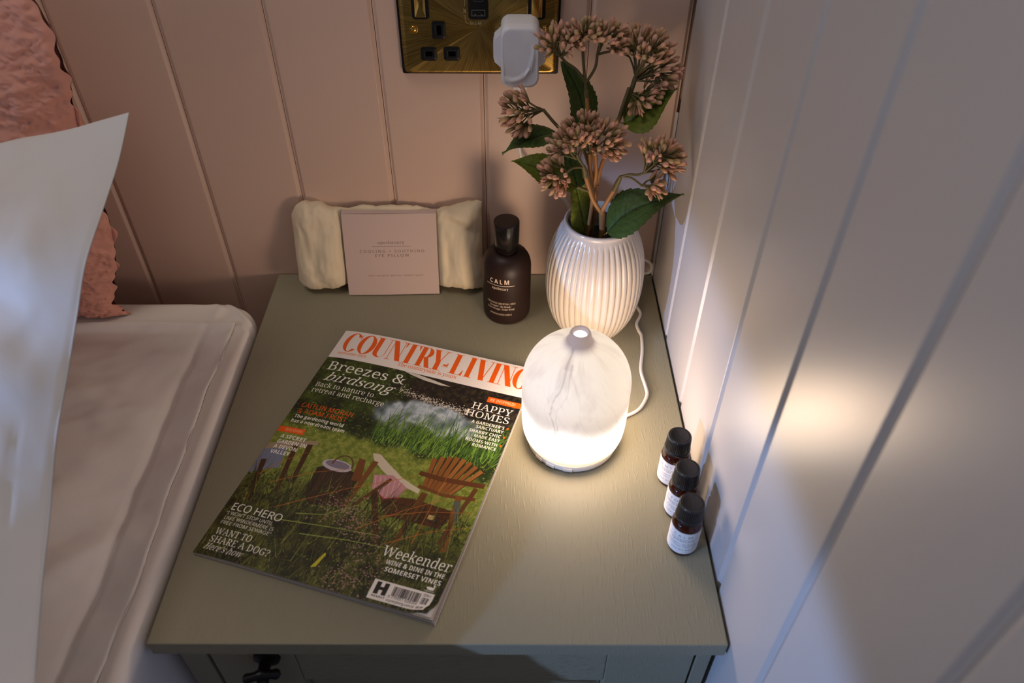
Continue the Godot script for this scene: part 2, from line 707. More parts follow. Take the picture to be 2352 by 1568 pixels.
func bed() -> void:
	# mattress in its fitted sheet
	var sheet := mat("fitted sheet", rgb(238, 230, 222), 0.92, 0.0, 0.2)
	var m := MB.new()
	var x1 := -0.0045
	var xl := -1.5
	var zb := 0.052
	var zf := 2.0
	var ytop := 0.002
	var ybot := -0.30
	var mattress_shape := func(u: float, v: float) -> Vector3:
		# u runs round the plan (rounded rectangle), v from the bottom up over the fillet to the middle
		var cx := (x1 + xl) / 2; var cz := (zb + zf) / 2
		var hx := (x1 - xl) / 2; var hz := (zf - zb) / 2
		var inset := 0.0
		var y := 0.0
		var f := 0.014
		if v < 0.3:
			y = lerpf(ybot, ytop - f, v / 0.3)
		elif v < 0.6:
			var a := (v - 0.3) / 0.3 * PI / 2
			y = ytop - f + sin(a) * f
			inset = f * (1 - cos(a))
		else:
			y = ytop
			inset = f + (hx - f) * pow((v - 0.6) / 0.4, 1.5)
		var r := maxf(0.05 - inset, 0.0)
		var w := hx - inset; var d := hz - inset
		w = maxf(w, 0.0)
		# points spaced by arc along the rounded rectangle, finer near the back right corner
		var per := [2 * (d - r), 2 * (w - r)]
		var s := u
		var q := int(s * 4.0) % 4
		var t := s * 4.0 - int(s * 4.0)
		var p := Vector2.ZERO
		# each quarter: half side, corner arc, half side
		var sx: float = [1, -1, -1, 1][q]
		var sz: float = [-1, -1, 1, 1][q]
		var first_is_x := q == 1 or q == 3
		var corner := Vector2(sx * (w - r), sz * (d - r))
		if t < 0.3:
			var k := t / 0.3
			k = 1 - pow(1 - k, 2.2)
			p = Vector2(sx * (w - r) * k, sz * d) if first_is_x else Vector2(sx * w, sz * (d - r) * k)
			if q == 0: p = Vector2(w, -(d - r) * k)
			elif q == 1: p = Vector2(-(w - r) * k, -d)
			elif q == 2: p = Vector2(-w, (d - r) * k)
			else: p = Vector2((w - r) * k, d)
		elif t < 0.7:
			var a: float = (t - 0.3) / 0.4 * PI / 2
			if q == 0: p = corner + Vector2(cos(a), -sin(a)) * r
			elif q == 1: p = corner + Vector2(-sin(a), -cos(a)) * r
			elif q == 2: p = corner + Vector2(-cos(a), sin(a)) * r
			else: p = corner + Vector2(sin(a), cos(a)) * r
		else:
			var k := pow((t - 0.7) / 0.3, 2.2)
			if q == 0: p = Vector2((w - r) * (1 - k), -d)
			elif q == 1: p = Vector2(-w, -(d - r) * (1 - k))
			elif q == 2: p = Vector2(-(w - r) * (1 - k), d)
			else: p = Vector2(w, (d - r) * (1 - k))
		var o := Vector3(cx + p.x, y, cz + p.y)
		o.y += noise.get_noise_3d(o.x * 6, o.y * 6, o.z * 3) * 0.0005
		# gathers where the elastic corner is pulled over
		var near := exp(-Vector2(o.x - x1, o.z - zb).length_squared() / 0.006)
		o.y += near * sin((o.x - o.z) * 420.0) * 0.0016 * clampf((v - 0.25) / 0.2, 0, 1)
		return V(o.x, o.y, o.z)
	m.grid(160, 40, mattress_shape, true)
	var ma := obj("mattress", m, sheet)
	tag(ma, "mattress in a white fitted sheet beside the sage cabinet, under the pillows", "mattress")
	var bb := MB.new()
	bb.box(V(-0.75, -0.45, 1.0), Vector3(1.44, 0.298, 1.96), 0.01)
	var base := obj("divan", bb, mat("bed base fabric", rgb(150, 146, 150), 0.9))
	tag(base, "upholstered divan under the mattress with the white fitted sheet", "divan")

	# the pillow that lies flat on the mattress
	var lie := MB.new()
	var lying := func(u: float, v: float) -> Vector3:
		# u: round the section (front half over the top), v along z
		var z := lerpf(0.094, 0.60, v)
		var edge := -0.0262 + 0.0040 * smoothstep(0.3, 0.6, v) + 0.0008 * sin(v * 23.0) + 0.0005 * sin(v * 51.0 + 1.0)
		var uu := u * 2.0
		var over := uu <= 1.0
		var k := uu if over else 2.0 - uu
		k = pow(k, 1.6)
		var x := lerpf(edge, -0.72, k)
		var hem := 0.030
		var dx := maxf(absf(edge - x) - hem, 0.0)
		var dz := maxf(minf(z - 0.094, 0.60 - z) - 0.018, 0.0)
		var puff := (1.0 - exp(-dx / 0.10)) * (1.0 - exp(-dz / 0.07)) * (1.0 - exp(-maxf(x + 0.72, 0.0) / 0.06))
		var y := 0.004
		if over:
			y = lerpf(0.0039, 0.0046, smoothstep(0.0, 0.002, edge - x)) - 0.45 * maxf(x + 0.0185, 0.0) + 0.048 * puff
			var amp := 0.25 + puff
			y += amp * (0.0060 * noise.get_noise_2d(x * 7.0 - z * 4.0, z * 11.0 + x * 4.0) + 0.0022 * noise.get_noise_2d(x * 22.0 + z * 9.0, z * 24.0))
			y += 0.004 * puff * crease(Vector2(x, z), Vector2(-0.06, 0.16), Vector2(-0.22, 0.20), 0.012)
			y += 0.005 * crease(Vector2(x, z), Vector2(-0.05, 0.36), Vector2(-0.14, 0.48), 0.014)
			y += 0.005 * crease(Vector2(x, z), Vector2(-0.10, 0.30), Vector2(-0.16, 0.52), 0.016)
			y -= 0.0012 * exp(-pow((absf(edge - x) - hem) / 0.0022, 2.0))
		else:
			y = lerpf(0.0039, 0.0031, smoothstep(0.0, 0.002, edge - x))
		return V(x, y, z)
	lie.grid(220, 180, lying, true)
	for e in [0.0, 1.0]:
		var rim := func(u: float, v: float) -> Vector3:
			var a: Vector3 = lying.call(u * 0.5, e)
			var b: Vector3 = lying.call(1.0 - u * 0.5, e)
			return a.lerp(b, v)
		lie.grid(110, 1, rim, false, Vector3(0, 0, e * 2 - 1))
	var lp := obj("bed_pillow", lie, cotton)
	tag(lp, "white pillow lying flat on the mattress with a hemmed edge, beneath the propped one", "pillow", "white bed pillows")

	# the pillow that is propped up in front of the pink cushion
	var E := []
	for q in [[-0.020, 0.2872, 0.168], [-0.020, 0.268, 0.207], [-0.0205, 0.253, 0.249], [-0.0215, 0.2375, 0.292], [-0.0228, 0.2160, 0.3235], [-0.0255, 0.1880, 0.3605], [-0.0272, 0.1680, 0.390], [-0.0272, 0.1500, 0.4130], [-0.0255, 0.1340, 0.4370], [-0.0215, 0.1170, 0.4720], [-0.012, 0.0950, 0.5240], [0.002, 0.0860, 0.5700], [0.006, 0.0680, 0.6050], [-0.004, 0.0400, 0.6300], [-0.020, 0.0160, 0.6600]]:
		E.append(Vector3(q[0], q[1], q[2]))
	var nrm := Vector3(0.0, 0.86, 0.51)
	var prop := func(u: float, v: float) -> Vector3:
		var uu := u * 2.0
		var over := uu <= 1.0
		var k := uu if over else 2.0 - uu
		k = pow(k, 1.35)
		var e := along(E, v)
		var vv := minf(v, 1.0 - v)
		var p := e + Vector3(-1.0, -0.17 * (1.0 - v) + 0.05 * v, -0.05) * (k * 0.62)
		p += Vector3(0, -0.014, -0.004) * sin(PI * clampf(k * 2.2, 0, 1)) * exp(-v * 9.0)
		var dx := k * 0.62
		var hem := 0.022
		var px := 1.0 - exp(-dx / 0.22)
		var puff := px * (1.0 - exp(-v / 0.34)) * (1.0 - exp(-(1.0 - v) / 0.1)) * (1.0 - exp(-(1.0 - k) / 0.08))
		var q := Vector2(dx, v * 0.48)
		var d := 0.0
		if over:
			d = 0.17 * puff
			d += (0.1 + 0.7 * smoothstep(0.0, 0.07, dx) * smoothstep(0.0, 0.12, v)) * (0.012 * noise.get_noise_2d(q.x * 5.0 - q.y * 2.5 + 4.0, q.y * 5.0 + q.x * 2.0) + 0.0055 * noise.get_noise_2d(q.x * 17.0 + q.y * 6.0, q.y * 12.0 + 9.0))
			d -= 0.0014 * exp(-pow((dx - hem) / 0.0020, 2.0)) * smoothstep(0.34, 0.5, v) * (0.6 + 0.4 * sin(v * 60.0))
			d -= 0.0095 * crease(q, Vector2(0.030, 0.150), Vector2(0.13, 0.085), 0.016)
			d += 0.0085 * crease(q, Vector2(0.022, 0.170), Vector2(0.16, 0.125), 0.018)
			d -= 0.0095 * crease(q, Vector2(0.075, 0.285), Vector2(0.055, 0.40), 0.014)
			d += 0.0085 * crease(q, Vector2(0.100, 0.280), Vector2(0.17, 0.22), 0.014)
			d += 0.0060 * crease(q, Vector2(0.16, 0.150), Vector2(0.10, 0.185), 0.009)
			d -= 0.0045 * crease(q, Vector2(0.11, 0.31), Vector2(0.22, 0.24), 0.013)
			d += 0.004 * exp(-pow((q.x - 0.1 - q.y * 0.25) / 0.03, 2.0)) * smoothstep(0.22, 0.05, v)
		else:
			d = -0.0012 - 0.035 * puff
		p += nrm * d * smoothstep(0.0, 0.004, dx)
		return V(p.x, p.y, p.z)
	var up := MB.new()
	up.grid(240, 200, prop, true)
	for e in [0.0, 1.0]:
		var rim := func(u: float, v: float) -> Vector3:
			var a: Vector3 = prop.call(u * 0.5, e)
			var b: Vector3 = prop.call(1.0 - u * 0.5, e)
			return a.lerp(b, v)
		up.grid(120, 1, rim, false, Vector3(0, 1, -1) * (1.0 if e == 0.0 else -1.0))
	var cool := cotton.duplicate() as StandardMaterial3D
	cool.albedo_color = rgb(212, 209, 207)  # same cotton darkened, in place of dimmer light on this pillow
	var pp := obj("bed_pillow", up, cool)
	tag(pp, "large white pillow propped upright with a pointed corner, in front of the pink cushion", "pillow", "white bed pillows")

	# the pink crinkled cushion against the wall
	var pink := mat("pink crinkle cotton", rgb(222, 160, 142), 0.95, 0.0, 0.2)
	pink.rim_enabled = true
	pink.rim = 0.2
	var fine := FastNoiseLite.new()
	fine.seed = 21
	fine.noise_type = FastNoiseLite.TYPE_CELLULAR
	fine.frequency = 1.0
	fine.cellular_return_type = FastNoiseLite.RETURN_DISTANCE2_SUB
	fine.domain_warp_enabled = true
	fine.domain_warp_amplitude = 0.9
	fine.domain_warp_frequency = 0.8
	var edge_pts := []
	for q in [[-0.146, 0.0045], [-0.150, 0.010], [-0.156, 0.020], [-0.148, 0.045], [-0.139, 0.068], [-0.129, 0.10], [-0.1235, 0.144], [-0.119, 0.19], [-0.115, 0.24], [-0.109, 0.27], [-0.107, 0.30], [-0.110, 0.34], [-0.126, 0.37]]:
		edge_pts.append(Vector3(q[0], q[1], 0))
	var cush := func(u: float, v: float) -> Vector3:
		var uu := u * 2.0
		var over := uu <= 1.0
		var k := pow(uu if over else 2.0 - uu, 1.25)
		var e := along(edge_pts, v)
		var x := lerpf(e.x + 0.0018 * sin(v * 60.0) + 0.0012 * sin(v * 133.0), -0.56, k)
		var puff := (1.0 - exp(-(e.x - x) / 0.05)) * (1.0 - exp(-v / 0.12)) * (1.0 - exp(-(1 - v) / 0.12)) * (1.0 - exp(-(x + 0.56) / 0.05))
		var z := 0.080
		var y := e.y
		if over:
			var seam := smoothstep(0.0, 0.006, e.x - x)
			z += 0.004 * seam + 0.034 * puff
			var c := fine.get_noise_2d(x * 165.0, y * 150.0)
			z += 0.0050 * seam * c * (0.6 + 0.4 * noise.get_noise_2d(x * 30.0, y * 30.0)) + 0.0025 * seam * noise.get_noise_2d(x * 55.0, y * 80.0)
			z += 0.008 * noise.get_noise_2d(x * 12.0 + 9.0, y * 10.0) * (1.0 - 0.5 * puff)
			x += 0.002 * seam * noise.get_noise_2d(x * 70.0, y * 90.0 + 5.0)
		else:
			z -= 0.004 * smoothstep(0.0, 0.006, e.x - x) + 0.022 * puff
		return V(x, y, z)
	var cu := MB.new()
	cu.grid(420, 300, cush, true)
	var co := obj("cushion", cu, pink)
	tag(co, "dusty pink cushion in crinkled textured fabric leaning on the panelled wall", "cushion")


# ------------------------------------------------------------------ the cabinet
func cabinet() -> void:
	var t := thing("bedside_cabinet", "sage green painted wooden bedside cabinet with a panelled door in the corner", "cabinet", Vector3.ZERO)
	var m := MB.new()
	m.box(V(0.22025, -0.0085, 0.2283), Vector3(0.4405, 0.017, 0.4526), 0.0012)
	obj("tabletop", m, sage, t)
	var rail := sage.duplicate() as StandardMaterial3D
	rail.uv1_scale = Vector3(2.0, 9, 9)
	rail.heightmap_scale = 0.05
	var yb := -0.59
	var ym := (yb - 0.0175) / 2
	var hh := -0.0175 - yb
	for x in [[0.0095, 0.0265], [0.4205, 0.4375]]:
		var s := MB.new()
		s.box(V((x[0] + x[1]) / 2, ym, 0.222), Vector3(0.017, hh, 0.41), 0.001)
		obj("side_panel", s, sage, t)
	for x in [[0.0092, 0.0308], [0.4258, 0.4378]]:
		var s := MB.new()
		s.box(V((x[0] + x[1]) / 2, ym, 0.4348), Vector3(x[1] - x[0], hh, 0.0145), 0.0008)
		obj("face_stile", s, sage, t)
	var b := MB.new()
	b.box(V(0.2235, ym, 0.03), Vector3(0.39, hh, 0.01), 0.001)
	obj("back_panel", b, sage, t)
	var sh := MB.new()
	sh.box(V(0.2235, -0.56, 0.225), Vector3(0.39, 0.018, 0.38), 0.001)
	obj("bottom_panel", sh, sage, t)
	for x in [0.04, 0.40]:
		for z in [0.06, 0.40]:
			var f := MB.new()
			f.box(V(x, -0.605, z), Vector3(0.04, 0.0298, 0.04), 0.002)
			obj("foot", f, sage, t)
	var d := Node3D.new()
	named(d, "door", t)
	for x in [[0.0332, 0.1013], [0.3540, 0.4238]]:
		var s := MB.new()
		s.box(V((x[0] + x[1]) / 2, (-0.0195 - 0.575) / 2, 0.4325), Vector3(x[1] - x[0], 0.5555, 0.019), 0.0008)
		obj("stile", s, sage, d)
	for y in [[-0.0195, -0.0905], [-0.505, -0.575]]:
		var s := MB.new()
		s.box(V(0.22765, (y[0] + y[1]) / 2, 0.4324), Vector3(0.2523, y[0] - y[1], 0.0186), 0.0008)
		obj("rail", s, rail, d)
	var p := MB.new()
	p.box(V(0.22765, -0.298, 0.429), Vector3(0.2523, 0.4138, 0.008), 0.001)
	obj("door_panel", p, sage, d)
	# cast iron pull: a plate and a stub carrying a short waisted bar
	var iron := mat("black cast iron", rgb(22, 22, 24), 0.38, 0.55)
	var k := MB.new()
	k.lathe([Vector2(0, 0.0), Vector2(0.011, 0.0), Vector2(0.0105, 0.003), Vector2(0.005, 0.0055), Vector2(0.0045, 0.016), Vector2(0.006, 0.018), Vector2(0, 0.018)], 20)
	for q in k.v.size():
		k.v[q] = V(0.079, -0.047, 0.4422) + Vector3(k.v[q].x, -k.v[q].z, k.v[q].y)
		k.n[q] = Vector3(k.n[q].x, -k.n[q].z, k.n[q].y)
	var bar := []
	var rr := []
	for j in 13:
		var s := float(j) / 12.0 * 2.0 - 1.0
		bar.append(V(0.079 + s * 0.0128, -0.046 + 0.004 * (1.0 - absf(s)) - 0.0015 * s, 0.459 - 0.003 * s))
		rr.append(0.0034 + 0.0018 * pow(absf(s), 3.0) + 0.0012 * exp(-s * s * 18.0) - (0.002 if j == 0 or j == 12 else 0.0))
	k.tube(bar, rr, 14)
	k.tube([V(0.079, -0.047, 0.460), V(0.079, -0.062, 0.4605), V(0.0795, -0.082, 0.461), V(0.0795, -0.098, 0.459)], [0.0044, 0.0038, 0.0042, 0.0055], 14)
	obj("handle", k, iron, d).set_meta("label", "black cast iron handle")


# ------------------------------------------------------------------ wall socket and plug
func socket() -> void:
	var cx := 0.2451
	var cy := 0.2909
	var t := thing("wall_socket", "antique brass double wall socket with black inserts and charging ports above the cabinet", "socket", V(cx, cy, 0))
	var black := mat("black plastic", rgb(14, 14, 15), 0.42, 0.0, 0.35)
	var g := MB.new()
	g.prism(rounded(0.1495, 0.0898, 0.002), 0.0004, 0.0036)
	obj("gasket", g, black, t)
	# brushed brass: fine streaks that fan out from the middle, finished along circles
	var cv := Image.create(1024, 64, false, Image.FORMAT_RGB8)
	var f1 := FastNoiseLite.new()
	f1.seed = 4
	f1.frequency = 0.5
	f1.fractal_octaves = 2
	var f2 := FastNoiseLite.new()
	f2.seed = 9
	f2.frequency = 0.02
	for x in 1024:
		for y in 64:
			var a := TAU * x / 1024.0
			var s := 0.5 + 0.5 * f1.get_noise_3d(cos(a) * 90.0 + y * 0.02, sin(a) * 90.0, y * 0.06)
			var w := 0.5 + 0.5 * f2.get_noise_3d(cos(a) * 60.0, sin(a) * 60.0, y * 0.3)
			var q := 0.55 + 0.45 * s + 0.25 * (w - 0.5)
			cv.set_pixel(x, y, Color(0.74 * q, 0.60 * q, 0.32 * q))
	var brass := mat("antique brass", Color.WHITE, 0.32, 1.0)
	brass.albedo_texture = ImageTexture.create_from_image(cv)
	brass.anisotropy_enabled = true
	brass.anisotropy = 0.75
	var hw := 0.073
	var hh := 0.0435
	var plate := func(u: float, v: float) -> Vector3:
		var a := TAU * u
		var d := Vector2(cos(a), sin(a))
		# distance to a rectangle with small round corners, by a high superellipse
		var e := 26.0
		var r := pow(pow(absf(d.x) / hw, e) + pow(absf(d.y) / hh, e), -1.0 / e)
		var k := v / 0.94
		var z := 0.0068
		if v > 0.94:
			var q := (v - 0.94) / 0.06
			k = 1.0 + 0.022 * sin(q * PI / 2)
			z -= 0.0034 * (1.0 - cos(q * PI / 2))
		return Vector3(d.x * r * k * 0.978, d.y * r * k * 0.978, z)
	var pm := MB.new()
	pm.grid(360, 30, plate, true, Vector3(0, 0, 1))
	obj("brass_plate", pm, brass, t)
	var gold := mat("polished brass", rgb(196, 156, 78), 0.16, 1.0)
	# rocker switches in black frames
	for x in [0.1921, 0.2979]:
		var sw := Node3D.new()
		named(sw, "rocker_switch", t)
		sw.position = Vector3(x - cx, 0.3130 - cy, 0.0066)
		var rim := MB.new()
		rim.prism(rounded(0.0172, 0.0292, 0.0036), 0.0, 0.0006, Transform3D(), true)
		obj("rim", rim, gold, sw)
		var fr := MB.new()
		fr.prism(rounded(0.0160, 0.0280, 0.0032), 0.0, 0.0013, Transform3D(), true)
		obj("switch_frame", fr, black, sw)
		var rk := MB.new()
		var rock := func(u: float, v: float) -> Vector3:
			var q := rounded(0.0100, 0.0230, 0.0008, 4)
			var k := u * q.size()
			var p: Vector2 = q[int(k) % q.size()].lerp(q[(int(k) + 1) % q.size()], k - int(k))
			var s: float = [1.0, 1.0, 0.94, 0.0][int(round(v * 3))]
			var z: float = [0.001, 0.0030, 0.0036, 0.0036][int(round(v * 3))]
			return Vector3(p.x * s, p.y * s, z + absf(p.y * s) * 0.11 - 0.0006)
		rk.grid(40, 3, rock, true, Vector3(0, 0, 1))
		obj("rocker", rk, gold, sw)
	# pin holes of the free outlet
	for q in [[0.20785, 0.28885, 0.0126, 0.0166, 0.0042, 0.0086], [0.19705, 0.26675, 0.0150, 0.0128, 0.0068, 0.0046], [0.2188, 0.26685, 0.0150, 0.0128, 0.0068, 0.0046]]:
		var ph := Node3D.new()
		named(ph, "pin_hole", t)
		ph.position = Vector3(q[0] - cx, q[1] - cy, 0.0066)
		var rim := MB.new()
		rim.prism(rounded(q[2] + 0.0009, q[3] + 0.0009, 0.0026), 0.0, 0.0006, Transform3D(), true)
		obj("rim", rim, gold, ph)
		# black surround sloping to the slot
		var ins := MB.new()
		var ring := func(u: float, v: float) -> Vector3:
			var a := rounded(q[2], q[3], 0.0022, 5)
			var b := rounded(q[4], q[5], 0.0003, 5)
			var k := u * a.size()
			var i0 := int(k) % a.size()
			var i1 := (int(k) + 1) % a.size()
			var pa := a[i0].lerp(a[i1], k - int(k))
			var pb := b[i0].lerp(b[i1], k - int(k))
			if v < 0.2: return Vector3(pa.x, pa.y, 0.0)
			if v < 0.4: return Vector3(pa.x, pa.y, 0.0010)
			if v < 0.6: return Vector3(lerpf(pa.x, pb.x, 0.72), lerpf(pa.y, pb.y, 0.72), 0.0012)
			if v < 0.8: return Vector3(pb.x, pb.y, 0.0007)
			return Vector3(0, 0, 0.0003)
		ins.grid(48, 5, ring, true, Vector3(0, 0, 1))
		obj("insert", ins, black, ph)
		var pit := MB.new()
		pit.box(Vector3(0, 0, 0.0006), Vector3(q[4], q[5], 0.0007), 0.0001)
		obj("slot", pit, mat("slot dark", rgb(4, 4, 4), 0.9, 0, 0.1), ph)  # near-black block stands in for the shade inside the slot
	for x in [0.1846, 0.3056]:
		var s := MB.new()
		s.lathe([Vector2(0.0042, 0.0), Vector2(0.0042, 0.0008), Vector2(0.0036, 0.0011), Vector2(0.0031, 0.0007), Vector2(0.0029, 0.0012), Vector2(0.0022, 0.0018), Vector2(0, 0.0021)], 24)
		for k in s.v.size():
			s.v[k] = Vector3(x - cx, 0.2898 - cy, 0.0066) + Vector3(s.v[k].x, -s.v[k].z, s.v[k].y)
			s.n[k] = Vector3(s.n[k].x, -s.n[k].z, s.n[k].y)
		obj("screw", s, gold, t)
	# charging ports
	var us := Node3D.new()
	named(us, "charging_ports", t)
	us.position = Vector3(0.24485 - cx, 0.3115 - cy, 0.0066)
	var rim2 := MB.new()
	rim2.prism(rounded(0.0190, 0.0262, 0.0034), 0.0, 0.0006, Transform3D(), true)
	obj("rim", rim2, gold, us)
	var face := MB.new()
	face.prism(rounded(0.0178, 0.0250, 0.003), 0.0, 0.0011, Transform3D(), true)
	obj("port_face", face, black, us)
	var steel := mat("port steel", rgb(150, 146, 138), 0.3, 1.0)
	var ua := MB.new()
	for e in [[0, -0.0042, 0.0124, 0.0007], [0, -0.0092, 0.0124, 0.0007], [-0.0059, -0.0067, 0.0006, 0.0050], [0.0059, -0.0067, 0.0006, 0.0050]]:
		ua.box(Vector3(e[0], e[1], 0.0012), Vector3(e[2], e[3], 0.0008), 0.0001)
	for e in [-0.003, 0.003]:
		ua.box(Vector3(e, -0.0082, 0.0012), Vector3(0.0016, 0.0008, 0.0004), 0.0001)
	obj("large_port", ua, steel, us)
	var uc := MB.new()
	var loop := []
	for p in rounded(0.0094, 0.0040, 0.0019, 5):
		loop.append(Vector3(p.x, p.y + 0.0055, 0.0012))
	loop.append(loop[0])
	uc.tube(loop, 0.0004, 6, false)
	uc.box(Vector3(0, 0.0055, 0.0012), Vector3(0.006, 0.0009, 0.0004), 0.0001)
	obj("small_port", uc, mat("port grey", rgb(70, 70, 72), 0.4, 0.6), us)
	# engraved marking
	var ink := mat("pale marking", rgb(190, 176, 130), 0.6)
	var mk := MB.new()
	mk.tube([Vector3(-0.0125, 0.0285, 0.00695), Vector3(-0.0125, 0.0195, 0.00695)], 0.00016, 5)
	mk.tube(spline([Vector3(-0.0125, 0.0115, 0.00695), Vector3(-0.0125, 0.0072, 0.00695), Vector3(-0.0118, 0.0050, 0.00695), Vector3(-0.0094, 0.0041, 0.00695)], 5), 0.00016, 5)
	obj("marking", mk, ink, t)
	for e in [["DC", -0.0125, 0.0155, PI / 2, 0.0021], ["5V 2.4A", -0.0030, 0.0042, 0.0, 0.0020]]:
		var tm := TextMesh.new()
		var sf := SystemFont.new()
		sf.font_names = PackedStringArray(["Droid Sans"])
		tm.font = sf
		tm.text = e[0]
		tm.font_size = 32
		tm.pixel_size = e[4] / 23.0
		tm.depth = 0.0001
		var o := obj("marking", tm, ink, t)
		o.position = Vector3(e[1], e[2], 0.00692)
		o.rotation.z = e[3]

	# the white plug-in adapter over the right outlet
	var pl := thing("plug_adapter", "chunky white plug adapter pushed into the right half of the brass socket", "plug", V(0.2829, 0.2746, 0))
	var white := mat("white plastic", rgb(236, 234, 238), 0.4)
	var body := MB.new()
	var rr := rounded(0.0352, 0.0565, 0.0085, 8)
	var prof := [[1.03, 0.0072], [1.045, 0.012], [1.045, 0.0295], [1.0, 0.0302], [1.0, 0.0335], [0.985, 0.0352], [0.955, 0.0362], [0.90, 0.0366]]
	var shell := func(u: float, v: float) -> Vector3:
		var k := u * rr.size()
		var p: Vector2 = rr[int(k) % rr.size()].lerp(rr[(int(k) + 1) % rr.size()], k - int(k))
		var j := v * 31.0
		if j <= 7.0:
			var a: Array = prof[int(j)]
			var w: float = 0.0352 * (a[0] - 1.0) / 2.0
			# the sleeve stands out at the top only
			var top := smoothstep(-0.005, 0.02, p.y)
			var s: float = 1.0 + (a[0] - 1.0) * (top if a[0] > 1.0 else 1.0)
			return Vector3(p.x * (a[0] if a[0] < 1.0 else 1.0), p.y * s, a[1])
		var s := 0.9 * (1.0 - (j - 7.0) / 24.0)
		var q := p * s
		var z := 0.0366 - 0.0008 * (1.0 - q.length() / 0.03)
		# the two sweeping steps in the lower right of the face
		var r1 := Vector2((q.x + 0.006) / 0.018, (q.y - 0.006) / 0.026).length()
		z += 0.0016 * smoothstep(0.93, 1.0, r1) * smoothstep(0.016, -0.004, q.y)
		var r2 := Vector2((q.x + 0.008) / 0.022, (q.y - 0.006) / 0.030).length()
		z -= 0.0018 * smoothstep(0.95, 1.0, r2) * smoothstep(0.012, -0.004, q.y)
		return Vector3(q.x, q.y, z)
	body.grid(144, 31, shell, true, Vector3(0, 0, 1))
	# finer face for the sweeps
	obj("body", body, white, pl)
	var back := MB.new()
	var wing := PackedVector2Array()
	for q in [[0.0, 0.023], [0.012, 0.0225], [0.0172, 0.0185], [0.0235, 0.0125], [0.0247, 0.008], [0.0247, -0.006], [0.0235, -0.0105], [0.0172, -0.0165], [0.012, -0.0225], [0.0, -0.023]]:
		wing.append(Vector2(q[0], q[1]))
	for k in range(8, 0, -1):
		wing.append(Vector2(-wing[k].x, wing[k].y))
	back.prism(wing, 0.0072, 0.0195, Transform3D(), false)
	var inner := PackedVector2Array()
	for q in wing:
		inner.append(q * 0.955)
	back.prism(inner, 0.0195, 0.0206)
	obj("back_shell", back, white, pl)
	var boss := MB.new()
	boss.prism(rounded(0.013, 0.006, 0.002), 0.014, 0.030, Transform3D(Basis(), Vector3(0.0005, -0.0305, 0)))
	obj("cable_boss", boss, white, pl)


# ------------------------------------------------------------------ vase
func vase() -> void:
	var t := thing("vase", "ribbed cream ceramic vase with a narrow neck behind the glowing diffuser", "vase", V(0.3625, 0, 0.082))
	var glaze := mat("cream glaze", rgb(194, 183, 170), 0.2, 0.0, 0.5)
	glaze.clearcoat_enabled = true
	glaze.clearcoat = 0.35
	glaze.clearcoat_roughness = 0.12
	var prof := [Vector2(0.0, 0.0), Vector2(0.033, 0.0), Vector2(0.0375, 0.002), Vector2(0.0405, 0.008), Vector2(0.0445, 0.018), Vector2(0.0478, 0.030), Vector2(0.0500, 0.045), Vector2(0.0507, 0.060), Vector2(0.0503, 0.075), Vector2(0.0485, 0.090), Vector2(0.0450, 0.104), Vector2(0.0405, 0.115), Vector2(0.0372, 0.1225), Vector2(0.0352, 0.1275), Vector2(0.0350, 0.1300), Vector2(0.0340, 0.1318), Vector2(0.0322, 0.1318), Vector2(0.0308, 0.1300), Vector2(0.0306, 0.125), Vector2(0.034, 0.112), Vector2(0.036, 0.098), Vector2(0.0, 0.098)]
	var pts := []
	for p in prof:
		pts.append(Vector3(p.x, p.y, 0))
	var ribs := 46
	var shape := func(u: float, v: float) -> Vector3:
		var p := along(pts, v)
		if v < 0.06 or v > 0.96:
			var k := v * 21.0
			p = pts[int(k)].lerp(pts[mini(int(k) + 1, 21)], k - int(k))
		var a := -TAU * u
		var wob := 0.10 * sin(a * 3.0 + p.y * 20.0) + 0.05 * sin(a * 7.0 + 1.0)
		var ph := fposmod(u * ribs + wob, 1.0) * 2.0 - 1.0
		# rounded ribs with narrow valleys
		var rib := 1.0 - pow(absf(ph), 3.2)
		var amp := 0.0026 * smoothstep(0.012, 0.03, p.y + 0.014) * smoothstep(0.1262, 0.117, p.y)
		if v > 0.68:
			amp = 0.0
		var r := p.x - amp * (1.0 - rib) * 1.05 + amp * 0.25
		return Vector3(cos(a) * maxf(r, 0.0), p.y, sin(a) * maxf(r, 0.0))
	var m := MB.new()
	m.grid(46 * 10, 126, shape, true)
	obj("vase_body", m, glaze, t)
	var f := MB.new()
	var foam := func(u: float, v: float) -> Vector3:
		var r := 0.0325 * v
		return Vector3(cos(-TAU * u) * r, 0.1035 + 0.003 * noise.get_noise_2d(cos(TAU * u) * r * 300.0, sin(TAU * u) * r * 300.0) - 0.0005, sin(-TAU * u) * r)
	f.grid(40, 12, foam, true, Vector3.UP)
	var fo := obj("floral_foam", f, mat("dark green foam", rgb(44, 50, 36), 0.95))
	fo.position = V(0.3625, 0, 0.082)
	tag(fo, "dark green filling inside the mouth of the ribbed vase", "filling")


# ------------------------------------------------------------------ flowers
var bud_meshes := []
var bud_mats := []
var leaf_mats := []


